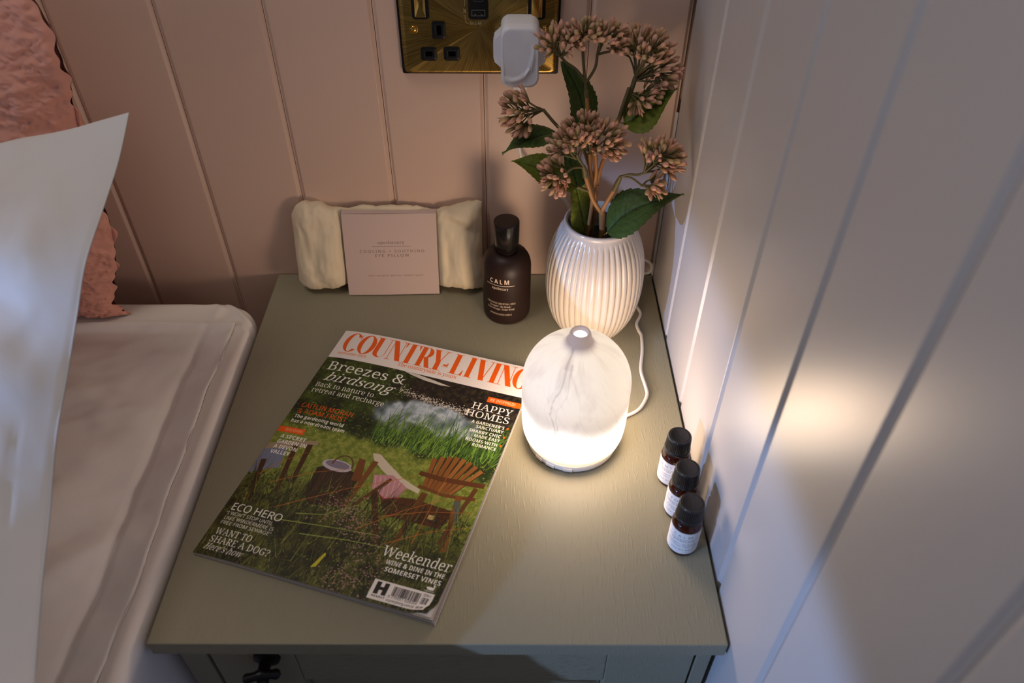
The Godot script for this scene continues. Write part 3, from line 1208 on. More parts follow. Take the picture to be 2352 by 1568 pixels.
func bud(kind: int) -> ArrayMesh:
	var m := MB.new()
	m.colored = true
	var L: float = [0.0098, 0.0088, 0.0098][kind]
	var green := Color(0.29, 0.205, 0.075)
	var rosy := Color(0.70, 0.375, 0.265)
	var w: float = [0.0020, 0.0022, 0.0019][kind]
	var ps := [Vector2(0.0007, 0.0), Vector2(0.0013, 0.10), Vector2(0.75 * w, 0.28), Vector2(w, 0.52), Vector2(0.86 * w, 0.74), Vector2(0.45 * w, 0.91), Vector2(0.0, 1.0)]
	if kind == 1:
		ps = [Vector2(0.0007, 0.0), Vector2(0.0014, 0.12), Vector2(0.85 * w, 0.40), Vector2(w, 0.66), Vector2(0.86 * w, 0.84), Vector2(0.5 * w, 0.96), Vector2(0.0, 1.0)]
	if kind < 2:
		m.grid(8, 6, func(u, v):
			var p: Vector2 = ps[int(round(v * 6))]
			var r: float = p.x * (1.0 + 0.10 * cos(TAU * u * 4.0))
			return Vector3(cos(TAU * u) * r, p.y * L, sin(TAU * u) * r), true, Vector3.ZERO,
			func(u, v): return green.lerp(rosy, smoothstep(0.1, 0.75, v)))
	else:
		# three parted petals that have begun to open
		for k in 3:
			var a := TAU * k / 3.0
			var side := Vector3(cos(a), 0, sin(a))
			var tan := Vector3(-sin(a), 0, cos(a))
			m.grid(5, 6, func(u, v):
				var p: Vector2 = ps[int(round(v * 6))]
				var th: float = (TAU * u)
				var c: Vector3 = side * (0.0006 + 0.0022 * v * v) + Vector3.UP * p.y * L
				return c + side * cos(th) * p.x * 0.42 + tan * sin(th) * p.x * 0.72, true, Vector3.ZERO,
				func(u, v): return green.lerp(rosy, smoothstep(0.0, 0.6, v)))
	return m.mesh()


func leaf(parent: Node, base: Vector3, tip: Vector3, a: Vector3, b: Vector3, kind: int, stalk_from: Vector3) -> void:
	var ax := tip - base
	var side := (b - a) * 0.5
	side -= ax * side.dot(ax) / ax.length_squared()
	var off := (a + b) * 0.5 - (base + tip) * 0.5
	var nn := ax.cross(side).normalized()
	if nn.dot(V(0.2765, 0.5664, 0.7278) - base) < 0:
		nn = -nn
	var m := MB.new()
	for s in 2:
		m.grid(20, 72, func(u, v):
			# ovate outline with a drawn-out tip and saw teeth that point forward
			var x: float = u * 2.0 - 1.0
			var o: float = pow(sin(PI * pow(v, 0.72)), 0.85) * (1.0 - 0.30 * v) * 1.12
			o = minf(o, (1.0 - v) * 2.6 + 0.0)
			var tooth: float = fposmod(v * 11.0, 1.0)
			o *= 1.0 - 0.085 * (1.0 - tooth) * smoothstep(0.10, 0.2, v) * smoothstep(0.98, 0.85, v)
			var p: Vector3 = base + ax * v + side * (x * o) + off * sin(PI * v)
			var vein: float = absf(fposmod(v * 6.0 - absf(x) * 1.1, 1.0) - 0.5) * 2.0
			var h: float = -0.0035 * sin(PI * v) + 0.10 * side.length() * absf(x) * o + 0.0022 * sin(v * 7.0 + x * 2.0) * absf(x)
			h -= 0.0011 * exp(-x * x * 160.0)
			h -= 0.0006 * (1.0 - smoothstep(0.0, 0.22, 1.0 - vein)) * (1.0 - absf(x) * 0.5)
			p += nn * (h - 0.00035 * s + 0.0045 * sin(PI * v))
			return p, false, nn * (1.0 - 2.0 * s))
	var o := obj("leaf", m, leaf_mats[kind], parent)
	o.position = Vector3.ZERO
	var st := MB.new()
	st.tube(spline([stalk_from, stalk_from.lerp(base, 0.5) - nn * 0.001, base + ax * 0.02], 4), [0.0009, 0.0009, 0.0009, 0.0009, 0.0008, 0.0008, 0.0008, 0.0007, 0.0006], 6)
	obj("leaf_stalk", st, leaf_mats[2], o)


func cluster(parent: Node, origin: Vector3, center: Vector3, radius: Vector3, count: int, rng: RandomNumberGenerator, stalk: Material) -> void:
	var node := Node3D.new()
	named(node, "flower_head", parent)
	var st := MB.new()
	var dirs := []
	var axis := (center - origin).normalized()
	var k := 0
	var tries := 0
	while dirs.size() < count and tries < 8000:
		tries += 1
		# points spread over the outer side of an ellipsoid
		var d := Vector3(rng.randfn(), rng.randfn(), rng.randfn()).normalized()
		if d.dot(axis) < -0.25 + rng.randf() * 0.15:
			continue
		var r := 0.62 + 0.38 * sqrt(rng.randf())
		var p := center + d * radius * r
		if p.x > WX - 0.006 or p.z < 0.006:
			continue
		var ok := true
		for q in dirs:
			if q[0].distance_to(p) < 0.0046:
				ok = false
				break
		if ok:
			dirs.append([p, d])
	# primary branchlets gather the buds
	var nb := maxi(4, count / 6)
	var hubs := []
	for j in nb:
		var q: Vector3 = dirs[j * dirs.size() / nb][0]
		hubs.append(origin.lerp(q, 0.55) + axis * 0.002)
	for h in hubs:
		st.tube([origin, origin.lerp(h, 0.5) + Vector3(rng.randf() - 0.5, rng.randf() - 0.5, rng.randf() - 0.5) * 0.002, h], [0.0011, 0.0009, 0.0008], 5)
	for q in dirs:
		var p: Vector3 = q[0]
		var best: Vector3 = hubs[0]
		for h in hubs:
			if h.distance_to(p) < best.distance_to(p):
				best = h
		var dir: Vector3 = ((p - best).normalized() * 0.75 + q[1] * 0.5 + axis * 0.25 + Vector3(rng.randf() - 0.5, rng.randf() - 0.5, rng.randf() - 0.5) * 0.5).normalized()
		var foot := p - dir * 0.0045
		st.tube([best, best.lerp(foot, 0.55) - dir * 0.0012, foot], [0.0007, 0.0006, 0.0007], 5)
		var o := obj("bud", bud_meshes[k % 5], bud_mats[rng.randi() % 4], node)
		var y := dir
		var x := y.cross(Vector3(0.3, 0.2, 0.9)).normalized()
		var s := 0.82 + rng.randf() * 0.38
		o.transform = Transform3D(Basis(x * s, y * s, x.cross(y) * s), foot)
		k += 1
	obj("branchlets", st, stalk, node)


func flowers() -> void:
	for k in [0, 1, 0, 2, 1]:
		bud_meshes.append(bud(k))
	for c in [[1.0, 1.0, 1.0], [0.86, 0.88, 0.84], [1.12, 0.98, 0.98], [0.74, 0.90, 0.72]]:
		var m := mat("bud", Color(c[0], c[1], c[2]).clamp().linear_to_srgb(), 0.6, 0.0, 0.35)
		m.vertex_color_use_as_albedo = true
		bud_mats.append(m)
	for c in [rgb(82, 106, 52), rgb(118, 130, 50), rgb(108, 104, 62)]:
		var m := mat("leaf green", c, 0.5, 0.0, 0.4)
		m.backlight_enabled = true
		m.backlight = Color(0.25, 0.32, 0.08)
		leaf_mats.append(m)
	var lt := Image.create(128, 256, false, Image.FORMAT_RGB8)
	for y in 256:
		for x in 128:
			var u := x / 127.0 * 2.0 - 1.0
			var v := y / 255.0
			var vein := absf(fposmod(v * 6.0 - absf(u) * 1.1, 1.0) - 0.5) * 2.0
			var q := 0.86 + 0.14 * noise.get_noise_2d(u * 5.0, v * 9.0) + 0.10 * noise.get_noise_2d(u * 26.0, v * 40.0)
			q -= 0.30 * exp(-u * u * 500.0) + 0.14 * (1.0 - smoothstep(0.0, 0.10, 1.0 - vein)) * (1.0 - absf(u) * 0.6)
			lt.set_pixel(x, y, Color(q * (0.95 + 0.05 * absf(u)), q, q * 0.92).clamp())
	for k in 2:
		leaf_mats[k].albedo_texture = ImageTexture.create_from_image(lt)
	var rng := RandomNumberGenerator.new()
	rng.seed = 12
	var green := mat("olive stem", rgb(96, 86, 50), 0.6)
	var brown := mat("tan stem", rgb(160, 112, 64), 0.55)
	# ---- the short forked spray in front
	var b := thing("flower_spray", "short forked tan stem of pink bud heads at the front of the ribbed vase", "flower", Vector3.ZERO, 0.0, "artificial pink flower sprays")
	var s1 := MB.new()
	s1.tube(spline([V(0.3655, 0.1, 0.09), V(0.3651, 0.1235, 0.09), V(0.3629, 0.1464, 0.09)], 4), 0.0030, 10)
	s1.tube(spline([V(0.3629, 0.1440, 0.09), V(0.3537, 0.1600, 0.092), V(0.3494, 0.1718, 0.094), V(0.3434, 0.1909, 0.097)], 5), 0.0021, 10)
	s1.tube(spline([V(0.3629, 0.1440, 0.09), V(0.3645, 0.1527, 0.092), V(0.3717, 0.1758, 0.098)], 5), 0.0020, 10)
	obj("stem", s1, brown, b)
	var s2 := MB.new()
	s2.tube([V(0.3438, 0.1885, 0.0968), V(0.3428, 0.1950, 0.0975), V(0.3409, 0.2017, 0.1)], [0.0027, 0.0027, 0.0016], 8)
	s2.tube(spline([V(0.3409, 0.2017, 0.1), V(0.336, 0.2100, 0.102), V(0.3340, 0.2150, 0.103)], 4), 0.0012, 7)
	s2.tube(spline([V(0.3413, 0.2000, 0.0995), V(0.3318, 0.2030, 0.105), V(0.3246, 0.2003, 0.11)], 4), 0.0012, 7)
	s2.tube([V(0.3717, 0.1750, 0.098), V(0.3740, 0.1850, 0.1), V(0.3758, 0.1922, 0.102)], [0.0026, 0.0026, 0.0016], 8)
	s2.tube(spline([V(0.3758, 0.1922, 0.102), V(0.3830, 0.1955, 0.104), V(0.3907, 0.1958, 0.105), V(0.3960, 0.1985, 0.106)], 4), 0.0012, 7)
	s2.tube(spline([V(0.3758, 0.1922, 0.102), V(0.3850, 0.1930, 0.106), V(0.3950, 0.1880, 0.112)], 4), 0.0010, 7)
	s2.tube(spline([V(0.3494, 0.1718, 0.094), V(0.3430, 0.1750, 0.0965), V(0.3368, 0.1790, 0.098)], 4), 0.0016, 7)
	obj("upper_stem", s2, green, b)
	cluster(b, V(0.3340, 0.2100, 0.102), V(0.3275, 0.2200, 0.100), Vector3(0.020, 0.016, 0.018), 39, rng, green)
	cluster(b, V(0.3250, 0.2003, 0.110), V(0.3165, 0.1995, 0.114), Vector3(0.017, 0.017, 0.017), 45, rng, green)
	cluster(b, V(0.3960, 0.1985, 0.106), V(0.4080, 0.2110, 0.105), Vector3(0.022, 0.020, 0.018), 60, rng, green)
	cluster(b, V(0.3950, 0.1890, 0.1115), V(0.4030, 0.1900, 0.114), Vector3(0.014, 0.010, 0.012), 21, rng, green)
	leaf(b, V(0.3659, 0.142, 0.118), V(0.4340, 0.1801, 0.112), V(0.390, 0.1711, 0.088), V(0.3932, 0.157, 0.138), 0, V(0.3655, 0.118, 0.092))
	leaf(b, V(0.3366, 0.1802, 0.1), V(0.2754, 0.2092, 0.104), V(0.3005, 0.2086, 0.088), V(0.303, 0.1912, 0.117), 1, V(0.3368, 0.179, 0.098))
	leaf(b, V(0.3379, 0.1765, 0.097), V(0.3258, 0.2145, 0.086), V(0.3197, 0.1942, 0.094), V(0.3451, 0.1888, 0.08), 0, V(0.3368, 0.179, 0.098))

	# ---- the tall spray behind it
	var a := thing("flower_spray", "tallest branching stem of pink bud heads, reaching up beside the brass socket", "flower", Vector3.ZERO, 0.0, "artificial pink flower sprays")
	var t1 := MB.new()
	var path := []
	var rad := []
	for k in 49:
		var q := k / 48.0
		path.append(V(0.3536, 0.1000, 0.078).lerp(V(0.3574, 0.1410, 0.078), q))
		rad.append(0.0031 + 0.0005 * sin(k * 2.1))
	t1.tube(path, rad, 10)
	obj("wrapped_base", t1, mat("wrapped stem", rgb(120, 84, 52), 0.45), a)
	var t2 := MB.new()
	t2.tube(spline([V(0.3572, 0.1390, 0.078), V(0.3572, 0.1540, 0.078), V(0.3566, 0.1687, 0.078)], 4), 0.0027, 9)
	t2.tube(spline([V(0.3566, 0.1670, 0.078), V(0.3530, 0.1938, 0.08), V(0.3500, 0.2080, 0.076), V(0.3472, 0.2219, 0.07), V(0.3432, 0.2511, 0.06)], 5), 0.0019, 9)
	t2.tube(spline([V(0.3566, 0.1670, 0.078), V(0.3618, 0.1918, 0.074), V(0.3690, 0.2078, 0.07), V(0.3736, 0.2279, 0.062)], 5), 0.0020, 9)
	obj("stem", t2, brown, a)
	var t3 := MB.new()
	t3.tube([V(0.3434, 0.2490, 0.0605), V(0.3428, 0.2550, 0.059)], [0.0024, 0.0020], 8)
	t3.tube(spline([V(0.3430, 0.2530, 0.0595), V(0.3414, 0.2629, 0.057), V(0.3391, 0.2780, 0.054), V(0.3380, 0.2880, 0.053)], 5), 0.0013, 8)
	t3.tube(spline([V(0.3416, 0.2615, 0.0575), V(0.3335, 0.2725, 0.056), V(0.3235, 0.2792, 0.055), V(0.3190, 0.2843, 0.055)], 5), 0.0013, 8)
	t3.tube(spline([V(0.3416, 0.2615, 0.0575), V(0.3460, 0.2665, 0.055), V(0.3502, 0.2748, 0.053), V(0.3510, 0.2850, 0.052)], 5), 0.0013, 8)
	t3.tube(spline([V(0.3736, 0.2260, 0.0625), V(0.3790, 0.2390, 0.058), V(0.3832, 0.2510, 0.056), V(0.3870, 0.2650, 0.053)], 5), 0.0022, 8)
	t3.tube(spline([V(0.3736, 0.2260, 0.0625), V(0.3780, 0.2440, 0.060), V(0.3815, 0.2570, 0.058)], 5), 0.0018, 8)
	obj("upper_stem", t3, green, a)
	cluster(a, V(0.3190, 0.2843, 0.055), V(0.3185, 0.2950, 0.056), Vector3(0.022, 0.016, 0.018), 42, rng, green)
	cluster(a, V(0.3380, 0.2880, 0.053), V(0.3370, 0.3020, 0.054), Vector3(0.018, 0.014, 0.016), 28, rng, green)
	cluster(a, V(0.3510, 0.2850, 0.052), V(0.3580, 0.2960, 0.051), Vector3(0.020, 0.017, 0.016), 39, rng, green)
	cluster(a, V(0.3870, 0.2650, 0.053), V(0.3900, 0.2880, 0.051), Vector3(0.027, 0.020, 0.022), 62, rng, green)
	cluster(a, V(0.3870, 0.2620, 0.053), V(0.4050, 0.2700, 0.050), Vector3(0.022, 0.020, 0.022), 48, rng, green)
	cluster(a, V(0.3830, 0.2510, 0.056), V(0.3905, 0.2500, 0.059), Vector3(0.024, 0.014, 0.018), 36, rng, green)
	leaf(a, V(0.3786, 0.2261, 0.066), V(0.4229, 0.2607, 0.066), V(0.3959, 0.2473, 0.044), V(0.4050, 0.2329, 0.088), 1, V(0.3740, 0.2270, 0.0625))
	leaf(a, V(0.3446, 0.2151, 0.05), V(0.3212, 0.2723, 0.036), V(0.3205, 0.2476, 0.05), V(0.3577, 0.233, 0.028), 0, V(0.3485, 0.2120, 0.073))
	# ---- the middle spray: one head straight up, one out to the left over the plug's cable
	var c := thing("flower_spray", "middle branching stem whose pink bud heads sit halfway up and out to the left", "flower", Vector3.ZERO, 0.0, "artificial pink flower sprays")
	var u1 := MB.new()
	u1.tube(spline([V(0.3500, 0.1000, 0.0850), V(0.3530, 0.1400, 0.0838), V(0.3535, 0.1660, 0.0825), V(0.3490, 0.1900, 0.0835), V(0.3470, 0.2053, 0.0840)], 5), 0.0019, 9)
	u1.tube(spline([V(0.3532, 0.1640, 0.0828), V(0.3550, 0.1850, 0.0850), V(0.3530, 0.2040, 0.0850)], 5), 0.0018, 9)
	obj("stem", u1, brown, c)
	var u2 := MB.new()
	u2.tube(spline([V(0.3510, 0.1840, 0.0830), V(0.3420, 0.2063, 0.079), V(0.3335, 0.2143, 0.078), V(0.3175, 0.2274, 0.074), V(0.3040, 0.2417, 0.070)], 5), 0.0015, 8)
	obj("upper_stem", u2, green, c)
	cluster(c, V(0.3040, 0.2417, 0.070), V(0.2880, 0.2400, 0.071), Vector3(0.022, 0.022, 0.020), 56, rng, green)
	cluster(c, V(0.3480, 0.2060, 0.083), V(0.3400, 0.2270, 0.086), Vector3(0.020, 0.018, 0.018), 36, rng, green)
	cluster(c, V(0.3500, 0.2060, 0.080), V(0.3590, 0.2200, 0.089), Vector3(0.022, 0.020, 0.018), 48, rng, green)
	leaf(c, V(0.3177, 0.2186, 0.068), V(0.2665, 0.2043, 0.082), V(0.2916, 0.2176, 0.058), V(0.2919, 0.214, 0.096), 0, V(0.3260, 0.2205, 0.076))
	leaf(c, V(0.3494, 0.1176, 0.086), V(0.335, 0.1751, 0.076), V(0.327, 0.1538, 0.09), V(0.356, 0.146, 0.07), 1, V(0.3540, 0.1100, 0.080))


# ------------------------------------------------------------------ the glowing diffuser
func diffuser() -> void:
	var t := thing("aroma_diffuser", "glowing white marbled dome aroma diffuser with a grey tip standing beside the magazine", "diffuser", V(0.3330, 0, 0.2515))
	var prof := [Vector2(0.0380, 0.0078), Vector2(0.0412, 0.0080), Vector2(0.0432, 0.0100), Vector2(0.0452, 0.0140), Vector2(0.0466, 0.0195), Vector2(0.0474, 0.0270), Vector2(0.0478, 0.0370), Vector2(0.0480, 0.0550), Vector2(0.0480, 0.0760)]
	for k in range(1, 15):
		var a := PI / 2 * k / 18.0
		prof.append(Vector2(0.0480 * pow(cos(a), 0.92), 0.0760 + 0.0465 * sin(a)))
	for q in [[0.0150, 0.1211], [0.0126, 0.1232], [0.0109, 0.1258], [0.0099, 0.1288], [0.0093, 0.1318], [0.0088, 0.1340], [0.0079, 0.1352], [0.0068, 0.1350], [0.0060, 0.1336], [0.0056, 0.1310], [0.0, 0.1310]]:
		prof.append(Vector2(q[0], q[1]))
	var vs := []
	for p in prof:
		vs.append(p.y / 0.137)
	var k0 := prof.size() - 1
	vs[k0] = 0.999; vs[k0 - 1] = 0.996
	# marble glass lit from below: what the eye sees of the glow, and the grey veins in the glass
	var W := 1024
	var H := 512
	var glow := Image.create(W, H, false, Image.FORMAT_RGB8)
	var skin := Image.create(W, H, false, Image.FORMAT_RGB8)
	var warp := FastNoiseLite.new()
	warp.seed = 31
	warp.frequency = 1.0
	warp.fractal_octaves = 4
	var cream := Color(0.855, 0.785, 0.70)
	var white := Color(1.0, 0.99, 0.97)
	var amber := Color(0.87, 0.76, 0.60)
	for x in W:
		var a := -TAU * x / float(W)
		var ca := cos(a); var sa := sin(a)
		for y in H:
			var h := (1.0 - y / float(H)) * 0.137
			var cloud := warp.get_noise_3d(ca * 1.6, h * 22.0, sa * 1.6)
			var fine := warp.get_noise_3d(ca * 5.0 + h * 60.0, h * 26.0, sa * 5.0)
			# veins: thin lines that run down the dome with a drift
			var ang := fposmod(-a, TAU)
			var vein := 0.0
			for e in [[4.22, 0.0, 0.055, 0.13, 0.055, 0.30], [4.34, 0.3, 0.05, 0.118, 0.025, 0.28], [4.12, 0.2, 0.06, 0.126, 0.02, 0.16], [4.70, -0.9, 0.06, 0.115, 0.03, 0.12], [4.95, -1.2, 0.06, 0.105, 0.03, 0.10], [5.25, -1.6, 0.055, 0.10, 0.04, 0.10], [1.2, 0.8, 0.05, 0.12, 0.05, 0.25], [2.6, -0.6, 0.05, 0.12, 0.04, 0.2]]:
				if h < e[2] - 0.02 or h > e[3]:
					continue
				var cen: float = e[0] + (h - 0.085) * e[1] * 8.0 + 0.06 * sin(h * 130.0 + e[0] * 3.0) + 0.05 * fine
				var d := absf(fposmod(ang - cen + PI, TAU) - PI) * (0.35 if h > 0.115 else 1.0) * 1.4
				vein += e[5] * exp(-pow(d / e[4], 2.0) * (1.0 + 14.0 * exp(-pow((h - 0.082) / 0.02, 2.0)))) * smoothstep(e[2] - 0.02, e[2] + 0.004, h)
			vein += 0.16 * smoothstep(0.02, 0.5, cloud) * smoothstep(0.05, 0.075, h)
			vein += 0.05 * smoothstep(0.2, 0.5, fine) * smoothstep(0.055, 0.07, h)
			vein += 1.0 * smoothstep(0.1195, 0.1275, h)
			vein = clampf(vein * 0.8 + 0.14 * exp(-pow((h - 0.066) / 0.012, 2.0)), 0.0, 0.75)
			var edge := 0.058 + 0.010 * warp.get_noise_3d(ca * 1.2, 5.0, sa * 1.2) + 0.002 * fine
			var low := 1.0 - smoothstep(edge - 0.019, edge + 0.010, h)
			var band := 1.0 - smoothstep(0.015, 0.026 + 0.008 * warp.get_noise_3d(ca * 2.0, 9.0, sa * 2.0), h)
			var g := cream.lerp(white, low)
			g = g.lerp(amber, band * 0.85)
			# the grey veins darken the glow
			g = g.lerp(Color(0.44, 0.36, 0.33), vein)
			# half strength everywhere but in the lit lower half
			g = (g.srgb_to_linear() * lerpf(0.5, 1.0, low * (1.0 - band * 0.92) * (1.0 - vein))).linear_to_srgb()
			if y < 4:
				g = Color(0.97, 0.95, 0.95)      # the lit bore of the spout
			glow.set_pixel(x, y, g)
			var s := Color(0.66, 0.63, 0.60).lerp(Color(0.40, 0.37, 0.38), vein)
			skin.set_pixel(x, y, s)
	var glass := mat("lit marble glass", Color.WHITE, 0.55, 0.0, 0.3)
	glass.albedo_texture = ImageTexture.create_from_image(skin)
	glass.emission_enabled = true
	glass.emission = Color.BLACK
	glass.emission_texture = ImageTexture.create_from_image(glow)
	glass.emission_energy_multiplier = 2.0
	var m := MB.new()
	m.lathe(prof, 96, Vector3.ZERO, vs)
	obj("lamp_shade", m, glass, t)
	var b := MB.new()
	b.lathe([Vector2(0, 0.0012), Vector2(0.0405, 0.0012), Vector2(0.0420, 0.0022), Vector2(0.0424, 0.0060), Vector2(0.0415, 0.0076), Vector2(0, 0.0076)], 64)
	var cream_plastic := mat("white plastic base", rgb(226, 218, 206), 0.5)
	obj("base", b, cream_plastic, t)
	for k in 3:
		var f := MB.new()
		var a := TAU * (k / 3.0 + 0.10)
		f.box(Vector3(cos(a) * 0.028, 0.0006, sin(a) * 0.028), Vector3(0.008, 0.0012, 0.008), 0.0003)
		obj("foot", f, mat("rubber foot", rgb(190, 184, 176), 0.8), t)
	for k in [[1.72, 0.0], [2.12, 0.0], [2.42, 0.0]]:
		var f := MB.new()
		f.box(Vector3(0, 0.0042, 0.0424), Vector3(0.0085, 0.0034, 0.0012), 0.0004, Transform3D(Basis(Vector3.UP, PI / 2 - k[0]), Vector3.ZERO))
		obj("control_button", f, cream_plastic, t)
	var l := OmniLight3D.new()
	l.name = "diffuser_light"
	l.position = Vector3(0, 0.036, 0)
	l.light_color = rgb(255, 221, 188)
	l.light_energy = 0.0215
	l.light_size = 0.03
	l.omni_range = 6.0
	l.omni_attenuation = 2.0
	l.shadow_enabled = true
	t.add_child(l)


# ------------------------------------------------------------------ eye pillow
func eye_pillow() -> void:
	var t := thing("eye_pillow", "cream cotton eye pillow in a pale pink paper sleeve leaning on the back wall", "eye pillow", V(0.138, 0, 0.018))
	var cloth := mat("cream cotton", rgb(226, 208, 178), 0.92, 0.0, 0.2)
	var m := MB.new()
	var x0 := -0.1045
	var x1 := 0.1045
	var bag := func(u: float, v: float) -> Vector3:
		var s := v
		var x := lerpf(x0, x1, s)
		var end := minf(x - x0, x1 - x)
		# half height and half thickness along the length: fat lobes, nipped at the sleeve
		var hh := 0.0485
		var inside := smoothstep(0.062, 0.052, x) * smoothstep(-0.056, -0.046, x)
		var ht := (0.0165 - 0.0092 * inside) * pow(clampf(end / 0.018, 0.02, 1.0), 0.5)
		var nip := exp(-pow((absf(x + 0.0) - 0.050) / 0.016, 2.0))
		if x < 0: nip = exp(-pow((x + 0.047) / 0.016, 2.0))
		else: nip = exp(-pow((x - 0.055) / 0.016, 2.0))
		hh -= 0.0040 * nip
		ht -= 0.0030 * nip
		hh -= 0.010 * pow(1.0 - clampf(end / 0.012, 0.0, 1.0), 2.0) * (1.0 if x < 0 else 0.15)
		var a := TAU * u
		var c := cos(a); var d := sin(a)
		var yy := signf(d) * pow(absf(d), 0.72) * hh
		var zz := signf(c) * pow(absf(c), 0.72) * ht
		# top right corner stands up to a point, sides sag at the bottom
		yy += 0.006 * smoothstep(0.06, 0.1045, x) * smoothstep(0.0, 0.04, yy) + 0.004 * smoothstep(-0.06, -0.08, x) * smoothstep(0.0, 0.04, yy) * smoothstep(-0.1045, -0.09, x)
		zz += 0.004 * smoothstep(0.0, -0.05, yy) * signf(c) * (1.0 - inside)
		# folds that run in from the sleeve's edges and a soft crumple
		var front := maxf(c, 0.0)
		var f := 0.0
		if x > 0.04:
			f -= 0.0045 * crease(Vector2(x, yy), Vector2(0.058, 0.040), Vector2(0.100, 0.018), 0.005)
			f += 0.0035 * crease(Vector2(x, yy), Vector2(0.058, 0.045), Vector2(0.104, 0.034), 0.006)
			f -= 0.0030 * crease(Vector2(x, yy), Vector2(0.062, 0.030), Vector2(0.070, -0.030), 0.005)
			f += 0.0030 * crease(Vector2(x, yy), Vector2(0.082, 0.010), Vector2(0.084, -0.040), 0.008)
		else:
			f -= 0.0040 * crease(Vector2(x, yy), Vector2(-0.052, 0.030), Vector2(-0.082, 0.022), 0.006)
			f += 0.0035 * crease(Vector2(x, yy), Vector2(-0.060, 0.020), Vector2(-0.064, -0.030), 0.009)
			f -= 0.0030 * crease(Vector2(x, yy), Vector2(-0.085, 0.010), Vector2(-0.080, -0.040), 0.006)
			f -= 0.0030 * crease(Vector2(x, yy), Vector2(-0.094, 0.030), Vector2(-0.088, -0.010), 0.005)
		f += 0.0028 * noise.get_noise_2d(x * 45.0, yy * 40.0) + 0.0012 * noise.get_noise_2d(x * 120.0 + 7.0, yy * 110.0)
		zz += f * front * (1.0 - inside)
		yy += 0.0022 * noise.get_noise_2d(x * 60.0, 3.0 + signf(d)) * absf(d)
		var lean := 0.27
		return Vector3(x, 0.0512 + yy * cos(lean) + zz * sin(lean), zz * cos(lean) - yy * sin(lean))
	m.grid(72, 130, bag, true)
	for e in [0.0, 1.0]:
		var cap := func(u: float, v: float) -> Vector3:
			var a: Vector3 = bag.call(u * 0.5 + 0.25, e)
			var b: Vector3 = bag.call(fposmod(1.25 - u * 0.5 - 0.0, 1.0) if false else fposmod(0.25 - u * 0.5 + 1.0, 1.0), e)
			return a.lerp(b, v)
		m.grid(24, 2, cap, false, Vector3(e * 2 - 1, 0, 0))
	obj("pillow", m, cloth, t)
	# paper sleeve: flat front with the print, edges wrapped round the back
	var cv := Canvas.new(832, 752, rgb(204, 178, 168))
	var ink := rgb(98, 78, 64)
	cv.text("apothecary", 300, 540, 268, 26, ink, "Droid Serif", 400, 0.0, 0.10)
	cv.rect(248, 290, 596, 293, ink)
	cv.text("COOLING + SOOTHING", 134, 716, 348, 25, ink, "Droid Sans", 400, 0.0, 0.16, 0.85)
	cv.text("EYE PILLOW", 268, 576, 387, 25, ink, "Droid Sans", 400, 0.0, 0.16, 0.85)
	cv.text("FOR THE MOST RESTFUL NIGHTS SLEEP", 196, 694, 572, 13, ink, "Droid Sans", 400, 0.0, 0.14)
	var paper := mat("printed sleeve paper", Color.WHITE, 0.7)
	paper.albedo_texture = cv.texture()
	var plain := mat("sleeve paper", rgb(204, 178, 168), 0.7)
	var lean := 0.27
	var up := Vector3(0, cos(lean), -sin(lean))
	var out := Vector3(0, sin(lean), cos(lean))
	var c0 := Vector3(0, 0.0012, 0.0236)
	var sl := MB.new()
	sl.grid(10, 12, func(u, v):
		var x: float = lerpf(-0.0480, 0.0550, u)
		return Vector3(x, 0, 0) + c0 + up * (0.0960 * (1.0 - v)) + out * (0.0006 + 0.0012 * sin(PI * v) + 0.0006 * sin(u * 5.0)) + Vector3(0.0, 0, -0.0010 * u - 0.0012 * u * v), false, out)
	obj("sleeve", sl, paper, t)
	var sb := MB.new()
	var loop := [c0, c0 + up * 0.0960, c0 + up * 0.0985 - out * 0.004, c0 + up * 0.0975 - out * 0.0125, c0 + up * 0.002 - out * 0.034, c0 - up * 0.0 - out * 0.030]
	loop[5].y = 0.0012
	loop[4].y = 0.003
	for k in range(1, 5):
		var a: Vector3 = loop[k]
		var b: Vector3 = loop[k + 1]
		var nn := Vector3(1, 0, 0).cross(b - a).normalized()
		sb.face([a + Vector3(-0.0480, 0, 0), b + Vector3(-0.0480, 0, 0), b + Vector3(0.0550, 0, -0.001), a + Vector3(0.0550, 0, -0.001)], nn)
	obj("sleeve_back", sb, plain, t)


